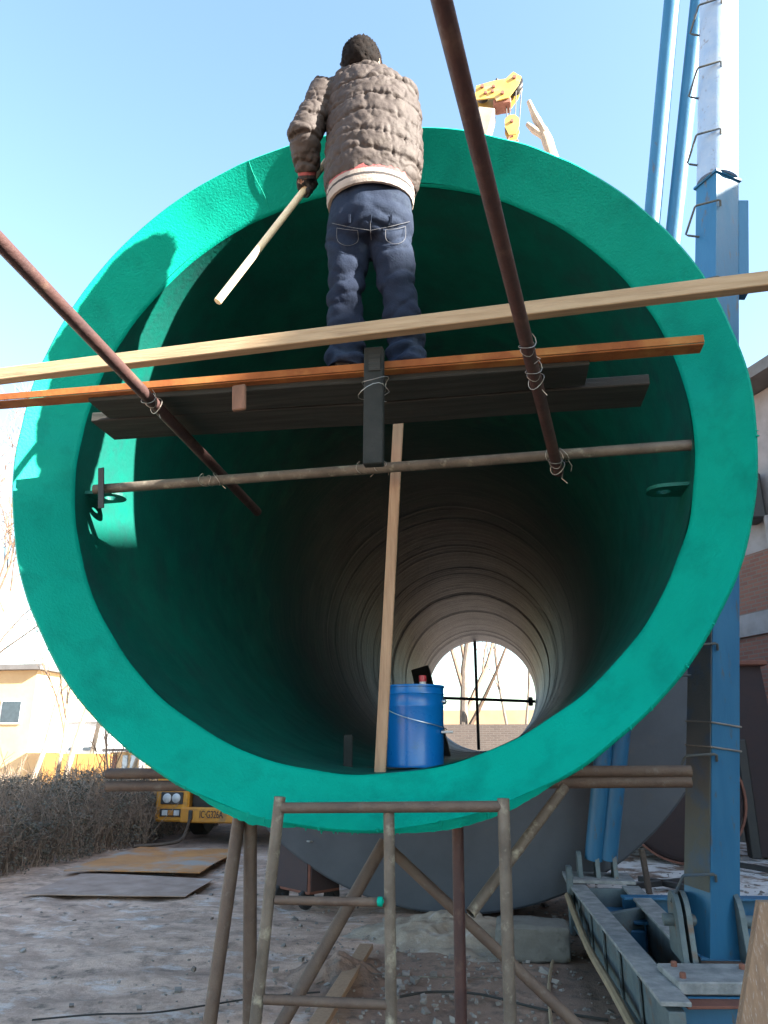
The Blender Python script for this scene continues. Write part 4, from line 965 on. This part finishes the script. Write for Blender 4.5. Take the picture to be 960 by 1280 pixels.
# dark tank end far right behind the mast
p = atZ(812, 1095, 0)
tk = thing('dark_tank', (p[0]+.9, p[1]+1.8, 0), 'dark rusty tank lying behind the mast next to the grey disc', 'tank')
build(MB().lathe([(.001, 0), (.80, 0), (.86, .03), (.88, .1), (.88, 2.2), (.001, 2.22)], (p[0]+.75, p[1]+1.2, .88), 'Y', 48), 'shell', 'boxdark', tk, smooth=True, sharp=30)
build(MB().lathe([(.87, .0), (.90, .0), (.90, .06), (.87, .06)], (p[0]+.75, p[1]+1.17, .88), 'Y', 48, closed=True), 'rim_ring', 'rustbox', tk, smooth=True, sharp=30)

# left background, sunlit
def house(name, label, x0, x1, y0_, y1_, h, wallm, wins, roofm='roof', eave=.3):
    t = thing(name, ((x0+x1)/2, (y0_+y1_)/2, 0), label, 'building')
    build(MB().box(((x0+x1)/2, (y0_+y1_)/2, h/2), (x1-x0, y1_-y0_, h)), 'wall', wallm, t)
    build(MB().box(((x0+x1)/2, (y0_+y1_)/2, h+.11), (x1-x0+2*eave, y1_-y0_+2*eave, .2)), 'roof', roofm, t)
    for (wx0, wx1, wz0, wz1) in wins:
        f_ = build(MB().box(((wx0+wx1)/2, y0_-.02, (wz0+wz1)/2), (wx1-wx0, .08, wz1-wz0)), 'window', 'white', t)
        build(MB().box(((wx0+wx1)/2, y0_-.065, (wz0+wz1)/2), (wx1-wx0-.12, .02, wz1-wz0-.12)), 'pane', 'glass', f_)
    return t
a = atY(58, 870, 34); b_ = atY(140, 960, 34)
house('cream_building', 'low cream building with a dark strip of windows behind the bare trees', a[0]-.6, a[0]+9, 34, 42, atY(60, 862, 34)[2], 'cream', [(a[0]+.1+i*1.25, a[0]+1.15+i*1.25, atY(60, 889, 34)[2], atY(60, 873, 34)[2]) for i in range(5)])
a = atY(-40, 860, 27); b_ = atY(50, 860, 27)
house('yellow_building', 'yellow rendered building behind the slender leaning tree', a[0]-4, b_[0]-.2, 27, 33, atY(20, 838, 27)[2], 'cream', [(b_[0]-1.5, b_[0]-.6, atY(20, 905, 27)[2], atY(20, 875, 27)[2]), (b_[0]-3.4, b_[0]-2.5, atY(20, 905, 27)[2], atY(20, 875, 27)[2])])
a = atY(84, 905, 26); b_ = atY(138, 945, 26)
wc = thing('site_cabin', ((a[0]+b_[0])/2, 27, 0), 'white site cabin with small dark windows behind the ochre panel', 'cabin')
build(MB().box(((a[0]+b_[0])/2, 27.2, atY(100, 903, 26)[2]/2), (b_[0]-a[0], 2.4, atY(100, 903, 26)[2]), bev=.04), 'wall', 'white', wc)
for (x0, x1) in ((86, 97), (104, 118)):
    c0, c1 = atY(x0, 938, 25.96), atY(x1, 934, 25.96)
    build(MB().box((c0+c1)/2, (c1[0]-c0[0], .06, .12)), 'window', 'glass', wc)
build(MB().box(((a[0]+b_[0])/2, 27.2, atY(100, 903, 26)[2]+.05), (b_[0]-a[0]+.2, 2.6, .08)), 'roof', 'white', wc)
a = atY(56, 942, 20); b_ = atY(135, 998, 20)
op = thing('ochre_hoarding', ((a[0]+b_[0])/2, 20, 0), 'ochre yellow hoarding panels glowing in the sun above the hedge', 'hoarding')
nP = 4
for k in range(nP):
    x0 = a[0]+(b_[0]-a[0])*k/nP; x1 = a[0]+(b_[0]-a[0])*(k+1)/nP-.02
    build(MB().box(((x0+x1)/2, 20+.01*(k % 2), a[2]/2), (x1-x0, .05, a[2])), 'panel', 'ochre', op)
    build(MB().box((x0+.03, 20.08, a[2]/2), (.06, .08, a[2]-.02)), 'post', 'black', op)
a = atY(136, 940, 24); b_ = atY(185, 965, 24)
kx = thing('workshop', ((a[0]+b_[0])/2, 25, 0), 'small workshop front with pale blue panes beside the yellow truck', 'building')
build(MB().box(((a[0]+b_[0])/2+.3, 25.2, a[2]/2), (b_[0]-a[0]+.6, 2.2, a[2])), 'wall', 'cream', kx)
build(MB().box(((a[0]+b_[0])/2+.3, 25.2, a[2]+.06), (b_[0]-a[0]+1, 2.6, .1)), 'roof', 'roof', kx)
for k, (px0, px1, mm) in enumerate(((137, 146, 'rustbox'), (152, 160, 'lightpane'), (162, 171, 'lightpane'), (173, 182, 'white'))):
    c0, c1 = atY(px0, 968, 24.06), atY(px1, 944, 24.06)
    build(MB().box((c0+c1)/2, (c1[0]-c0[0], .08, abs(c1[2]-c0[2]))), 'pane', mm, kx)

# seen through the far end
o = build(MB().prism([(-16, 27, -.1), (14, 28.5, -.1), (14, 28.75, -.1), (-16, 27.25, -.1)], (0, 0, 2.45)), 'yard_wall', 'brick_old'); uvbox(o)
tag(o, 'low old brick yard wall seen through the far end of the pipe', 'wall')
M['farwall'] = mat('weathered_cream', (.26, .19, .11), (.21, .15, .09), rough=.9, scale=.8, bump=.2)
tag(build(MB().box((2, 52, 1.9), (60, 2, 4.0), bev=.05), 'cream_wall', 'farwall'), 'long pale yellow wall beyond the brick yard wall', 'wall')

# ------------------------------------------------------------------ the man
MY = 2.612
def mp_(px, py, dy=0): return atY(px, py, MY+dy)
def hwid(px, py, hw, dy=0):
    return (np.linalg.norm(mp_(px+hw, py, dy)-mp_(px-hw, py, dy)))/2
man = thing('person', (-.50, MY, PLAT), 'person in brown quilted jacket and blue jeans painting the pipe mouth from the platform', 'person')
X1 = np.array([1., 0, 0]); Y1 = np.array([0, 1., 0]); Z1 = np.array([0, 0, 1.])
def nrm(v): v = np.array(v, float); return v/np.linalg.norm(v)
def torso_rings(spec):
    out = []
    for (px, py, hw, dep, dy) in spec:
        dy = .015+(dy-.015)*.3
        out.append((mp_(px, py, dy), X1*hwid(px, py, hw, dy), Y1*dep))
    return out
HC = mp_(452, 85, .01)             # head centre
footL = np.array([mp_(428, 452, 0)[0], MY+.085, PLAT]); footR = np.array([mp_(506, 448, 0)[0], MY+.105, PLAT])
hipL, hipR = mp_(438, 290, .02), mp_(489, 288, .02)
kneeL, kneeR = mp_(431, 372, .03), mp_(498, 370, .035)
ankL, ankR = footL+np.array([0, .0, .10]), footR+np.array([0, .0, .10])
shL, elL, wrL = mp_(408, 118, .025), mp_(381, 172, -.03), mp_(384, 222, .07)
shR, elR, wrR = mp_(501, 120, .025), mp_(506, 194, .06), mp_(440, 190, .23)
# the pole he holds
tip, grip = mp_(272, 377, -.06), mp_(384, 233, .105)
sdir = nrm(grip-tip); pole_top = grip+sdir*.34
gripR = grip+sdir*.27
def hand(mb, wrist, g, axis, palm_side, inf=0.0, sgn=1):
    """closed hand round a stick: palm, four fingers of unequal length and a thumb that leaves the side of the palm"""
    a = nrm(axis); w_ = nrm(g-wrist); w_ = nrm(w_-a*(w_@a)); nrm_ = np.cross(a, w_)*sgn
    pc_ = g-w_*.045+nrm_*.018
    mb.loft([(wrist-w_*.01, a*(.026+inf), nrm_*(.021+inf)), (wrist+w_*.02, a*(.033+inf), nrm_*(.022+inf)), (pc_, a*(.042+inf), nrm_*(.019+inf)), (g-w_*.006+nrm_*.022, a*(.042+inf), nrm_*(.015+inf)), (g+w_*.008+nrm_*.024, a*(.036+inf), nrm_*(.008+inf))], 12)
    for i, ln in enumerate((.92, 1.08, 1.0, .8)):
        off = a*(.031-.0207*i); pts = []
        R_ = .026
        for k in range(7):
            t = math.radians(70-k*43*ln); pts.append(g+off+w_*R_*math.sin(math.radians(90)-t)*1.0+nrm_*R_*math.cos(math.radians(90)-t) if False else g+off+w_*(R_*math.cos(t))+nrm_*(R_*math.sin(t)))
        mb.path(pts, [.0098+inf, .0098+inf, .0094+inf, .009+inf, .0086+inf, .008+inf, .0065+inf], 8)
    b0_ = pc_+a*.032-w_*.01
    mb.path([b0_, b0_+a*.022+w_*.012-nrm_*.012, g+a*.046-nrm_*.012+w_*.0, g+a*.040-nrm_*.026+w_*.016], [.014+inf, .0125+inf, .0105+inf, .008+inf], 8)
body = MB()
# torso
body.loft(torso_rings([(463, 300, 46, .10, .02), (463, 270, 48, .115, .02), (464, 240, 44, .10, .03), (465, 200, 46, .105, .05), (463, 160, 50, .115, .07), (460, 125, 50, .105, .09), (455, 108, 34, .085, .10), (452, 98, 17, .058, .11), (452, 85, 15, .055, .12)]), 20)
# head: skull, jaw, nose, ears
def ellip(mb, c, rx, ry, rz, n=18, m=12):
    rings = []
    for i in range(1, m):
        t = PI*i/m; rings.append((np.array(c)+Z1*rz*math.cos(t), X1*rx*math.sin(t), Y1*ry*math.sin(t)))
    mb.loft(rings, n)
ellip(body, HC+Z1*.018, .077, .096, .105); ellip(body, HC+np.array([0, .030, -.062]), .058, .066, .060)
body.path([HC+np.array([0, .098, .022]), HC+np.array([0, .118, -.022]), HC+np.array([0, .105, -.032])], [.009, .016, .012], 8)
for s in (-1, 1):
    body.loft([(HC+np.array([s*.070, -.004, -.005]), Y1*.020, Z1*.030), (HC+np.array([s*.084, -.014, -.002]), Y1*.026, Z1*.036), (HC+np.array([s*.090, -.018, -.0]), Y1*.018, Z1*.026)], 10)
for sh, el, wr in ((shL, elL, wrL), (shR, elR, wrR)):
    body.path([sh*.75+mp_(455, 118, .08)*.25, sh, el*.5+sh*.5, el, el*.45+wr*.55, wr], [.055, .056, .047, .042, .039, .027], 12)
hand(body, wrL, grip, sdir, 1); hand(body, wrR, gripR, sdir, 1, sgn=-1)
for hp_, kn, an, ft in ((hipL, kneeL, ankL, footL), (hipR, kneeR, ankR, footR)):
    body.path([hp_+Z1*.05, hp_, kn*.5+hp_*.5, kn, kn*.5+an*.5+np.array([0, -.012, 0]), an, ft+Z1*.045], [.075, .076, .060, .045, .045, .034, .033], 14)
    body.loft([(ft+np.array([0, -.045, .042]), X1*.022, Z1*.026), (ft+np.array([0, -.02, .05]), X1*.03, Z1*.04), (ft+np.array([0, .06, .04]), X1*.042, Z1*.036), (ft+np.array([0, .15, .03]), X1*.040, Z1*.025), (ft+np.array([0, .185, .028]), X1*.022, Z1*.016)], 12)
V, F, Nn = remesh(body, .0068, 2)
build((V, F), 'body', 'skin', man, smooth=True, sharp=None)
bodyo = None
for s in (-1, 1):
    build(MB().lathe([(.001, -.013), (.009, -.009), (.0125, 0), (.009, .009), (.001, .013)], HC+np.array([s*.031, .086, .012]), 'Y', 14), 'eye', 'bottle', man, smooth=True)
build(MB().path([HC+np.array([x, .094-.9*x*x*10, -.068+.12*x*x*10]) for x in np.linspace(-.024, .024, 7)], [.003, .005, .006, .006, .006, .005, .003], 8), 'lips', 'redcap' if False else 'skin', man, smooth=True)
# jacket
jk = MB()
jk.loft(torso_rings([(463, 243, 50, .150, .02), (464, 234, 55, .160, .025), (466, 214, 58, .168, .03), (468, 185, 58, .168, .045), (468, 158, 57, .165, .06), (465, 135, 54, .155, .075), (460, 118, 48, .140, .085), (456, 107, 42, .120, .095), (452, 99, 28, .098, .105), (452, 92, 23, .088, .11), (452, 86, 22, .085, .115)]), 28)
jk.path([shL*.6+mp_(452, 125, .08)*.4, shL, shL*.5+elL*.5+np.array([-.005, 0, 0]), elL+np.array([-.004, -.008, 0]), elL*.6+wrL*.4, wrL*.85+elL*.15], [.080, .080, .073, .068, .058, .047], 18)
jk.path([shR*.6+mp_(458, 125, .08)*.4, shR, shR*.5+elR*.5+np.array([.012, 0, 0]), elR+np.array([.008, -.01, 0]), elR*.6+wrR*.4, wrR*.85+elR*.15], [.080, .080, .075, .072, .060, .048], 18)
V, F, Nn = remesh(jk, .0052, 6)
def ridge(p, sc, seed, pw=3): return (1-abs(nse(p, sc, seed)))**pw
def quilt(p, n):
    z = p[2]+.06*nse(p, 2.2, 3)+.02*nse(p, 7, 8)
    k = z/.105; ds = abs(k-round(k))*.105; st = .35+.9*max(0, nse(p, 2.4, 21)+.35)
    g = -.009*st*math.exp(-(ds/.008)**2)+.004*min(1, ds/.03)
    # crumpled cloth: sharp creases between small flat facets, pleats gathered at the seams
    f1 = abs(nse((p[0]*1.1, p[1]*1.1, p[2]*1.5), 8, 2)); f2 = abs(nse((p[0], p[1], p[2]*1.3), 15, 9)); f3 = abs(nse((p[0]*1.7, p[1]*1.7, p[2]*.7), 17, 31))
    cr = .007*min(f1, .22)/.22+.0035*min(f2, .2)/.2+.007*min(f3, .25)/.25*math.exp(-(ds/.03)**2)
    return 1.5*g+cr-.008+.012*nse(p, 3.6, 11)+.0012*nse(p, 48, 5)
V2 = V.copy()
for i in range(len(V)):
    V2[i] = V[i]+Nn[i]*quilt(V[i], Nn[i])
jko = build((V2, F), 'jacket', 'jacket', man, smooth=True, sharp=None)
# striped rib hem
spec = [(463, 236, 52.5, .158, .02), (463, 243, 53.5, .160, .018), (463, 248, 53.5, .160, .017), (463, 251, 53.5, .160, .016), (463, 256, 53, .158, .015), (463, 259, 52, .155, .015)]
for k, mm in enumerate(('knit_red', 'knit_white', 'knit_black', 'knit_white', 'knit_white')):
    rr = torso_rings([spec[k], spec[k+1]]); V = []; F = []; n = 60
    for (c, u, v), ex in ((rr[0], 1.0), (rr[1], 1.0)):
        for inn in (1.0, .93):
            for q in range(n):
                a_ = 2*PI*q/n; rb2 = inn*(1+.008*(q % 2))
                V.append(c+u*math.cos(a_)*rb2+v*math.sin(a_)*rb2)
    for q in range(n):
        j = (q+1) % n; F += [(q, j, 2*n+j, 2*n+q), (n+q, 3*n+q, 3*n+j, n+j), (q, n+q, n+j, j), (2*n+q, 2*n+j, 3*n+j, 3*n+q)]
    build(MB().add(V, F), 'rib_hem', mm, man, smooth=True, sharp=60)
for wr, el in ((wrL, elL), (wrR, elR)):
    dv = nrm(wr-el)
    for k, mm in enumerate(('knit_white', 'knit_black', 'knit_red', 'knit_black')):
        c0 = wr-dv*(.046-.013*k); build(MB().path([c0, c0+dv*.013], [.046-.002*k, .045-.002*k], 20), 'cuff', mm, man, smooth=True, sharp=50)
# jeans
jn_ = MB()
jn_.loft(torso_rings([(463, 252, 49, .128, .02), (463, 265, 51, .135, .018), (463, 285, 53, .145, .012), (464, 300, 51, .135, .012), (464, 310, 44, .10, .015)]), 24)
for hp_, kn, an in ((hipL, kneeL, ankL), (hipR, kneeR, ankR)):
    jn_.path([hp_+Z1*.06, hp_-Z1*.02, kn*.5+hp_*.5, kn, kn*.5+an*.5, an+Z1*.01+np.array([0, -.015, 0]), an-Z1*.092+np.array([0, -.02, 0])], [.098, .103, .092, .082, .080, .083, .086], 20)
V, F, Nn = remesh(jn_, .0075, 4)
V2 = V.copy(); zk = (kneeL[2]+kneeR[2])/2; zc = hipL[2]-.10
for i in range(len(V)):
    p = V[i]; leg_ = hipL if p[0] < (hipL[0]+hipR[0])/2 else hipR
    kz = math.exp(-((p[2]-zk-.03)/.12)**2); az_ = math.exp(-((p[2]-ankL[2])/.13)**2); cz = math.exp(-((p[2]-zc)/.07)**2)
    sl = p[2]+.35*(p[0]-leg_[0])*(1 if p[0] < leg_[0] else -1)
    w1 = nse((p[0]*1.2, p[1]*1.2, p[2]*2.2), 7, 2); w2 = (1-abs(nse((p[0], p[1], sl*2.4), 6.5, 5)))**4
    f_ = (.012*w1-.012*w2)*(.35+kz*.8+az_*1.1+cz*.9)+.007*az_*math.sin(p[2]*95+9*nse(p, 5, 4))
    f_ += .010*nse((p[0], p[1], p[2]*.5), 8, 3)+.003*nse(p, 26, 6)
    V2[i] = p+Nn[i]*f_
jeans = build((V2, F), 'jeans', 'denim', man, smooth=True, sharp=None)
JD = V2-CV; JX = 480+FPX*(JD@RV)/(JD@FV); JY = 640-FPX*(JD@UV)/(JD@FV); JZ = JD@FV
def surf(px, py, off=.002):     # the nearest point of the jeans seen at a pixel
    d2 = (JX-px)**2+(JY-py)**2; idx = np.where(d2 < 12)[0]
    if len(idx) == 0: idx = np.argsort(d2)[:6]
    b_ = idx[np.argmin(JZ[idx])]; r_ = ray(px, py); return CV+r_*(JZ[b_]-off)
for pl in ([(415, 279), (438, 284), (463, 288)], [(463, 288), (488, 283), (512, 277)], [(463, 272), (463, 288), (464, 300)], [(482, 287), (483, 300), (495, 305), (506, 299), (507, 283)], [(482, 287), (495, 286), (507, 283)], [(421, 285), (422, 301), (434, 307), (447, 302), (447, 288)], [(421, 285), (434, 287), (447, 288)]):
    build(MB().path(smoothpath([surf(*q) for q in pl], 4), .0011, 5), 'seam', 'stitch', jeans)
for px in (437, 463, 489):
    build(MB().beam(surf(px, 268, .004), surf(px, 279, .004), .010, .004, up=(0, 1, 0)), 'belt_loop', 'denim', jeans)
for i in (0, 1):
    ft = (footL, footR)[i]; mb = MB()
    mb.loft([(ft+np.array([0, -.075, .036]), X1*.032, Z1*.034), (ft+np.array([0, -.04, .055]), X1*.046, Z1*.06), (ft+np.array([0, .06, .045]), X1*.052, Z1*.046), (ft+np.array([0, .16, .036]), X1*.05, Z1*.034), (ft+np.array([0, .215, .03]), X1*.028, Z1*.022)], 16)
    mb.v = [(p[0], p[1], max(p[2], PLAT+.002)) for p in mb.v]
    build(mb, 'shoe', 'black', man, smooth=True)
gl = MB(); hand(gl, wrL, grip, sdir, 1, inf=.0025); V, F, Nn = remesh(gl, .0032, 1); build((V, F), 'glove', 'glove', man, smooth=True, sharp=None)
gl = MB(); hand(gl, wrR, gripR, sdir, 1, inf=.0025, sgn=-1); V, F, Nn = remesh(gl, .0032, 1); build((V, F), 'glove', 'glove', man, smooth=True, sharp=None)
# hair: a cap that stops at the nape and ears, with loose strands
def hair():
    rnd = random.Random(31); mb = MB(); n, m = 60, 34; V = []; F = []; keep = {}
    for i in range(m+1):
        for k in range(n):
            t = PI*(i+.001)/m*.74; a_ = 2*PI*k/n; dr = Vector((math.sin(t)*math.cos(a_), math.sin(t)*math.sin(a_), math.cos(t)))
            face = max(0, dr.y); low = .74*PI-face*.75
            if t > low: t = low; dr = Vector((math.sin(t)*math.cos(a_), math.sin(t)*math.sin(a_), math.cos(t)))
            th = .016+.010*nse((dr.x*14, dr.y*14, dr.z*5), 1, 3)+.006*nse((dr.x*40, dr.y*40, dr.z*9), 1, 5)
            if i == m: th = -.006
            V.append(HC+Z1*.018+np.array([dr.x*(.078+th), dr.y*(.097+th), dr.z*(.106+th*1.1)]))
    for i in range(m):
        for k in range(n): F.append((i*n+k, i*n+(k+1) % n, (i+1)*n+(k+1) % n, (i+1)*n+k))
    F.append(tuple(range(n)))
    mb.add(V, F)
    for k in range(2600):
        t = math.acos(rnd.uniform(-.55, 1)); a_ = rnd.uniform(0, 2*PI); dr = Vector((math.sin(t)*math.cos(a_), math.sin(t)*math.sin(a_), math.cos(t)))
        if dr.y > .3 and dr.z < .35: continue
        p = Vector(HC+Z1*.018+np.array([dr.x*.090, dr.y*.109, dr.z*.119])); tan = (Vector((rnd.gauss(0, .4), -.35+rnd.gauss(0, .4), -1))); tan = (tan-dr*tan.dot(dr)).normalized()
        L = rnd.uniform(.015, .035); s = dr.cross(tan).normalized()*.0010
        q = p+tan*L*.6+dr*rnd.uniform(-.002, .003); e = p+tan*L+dr*rnd.uniform(-.003, .006)
        mb.add([p-s, p+s, q+s*.8, q-s*.8, e], [(0, 1, 2, 3), (3, 2, 4)])
    build(mb, 'hair', 'hair', man, smooth=True, sharp=None)
hair()
# paint pole in his hands
st_ = thing('paint_pole', tip, 'pale wooden paint pole held slanting down by the man', 'pole')
build(MB().path([tip, tip*.5+grip*.5, pole_top], [.0165, .016, .0155], 12), 'shaft', 'stick', st_, smooth=True)

# ------------------------------------------------------------------ render settings
scene.render.engine = 'CYCLES'
scene.cycles.max_bounces = 8; scene.cycles.diffuse_bounces = 5; scene.cycles.glossy_bounces = 4
scene.render.resolution_x = 768; scene.render.resolution_y = 1024
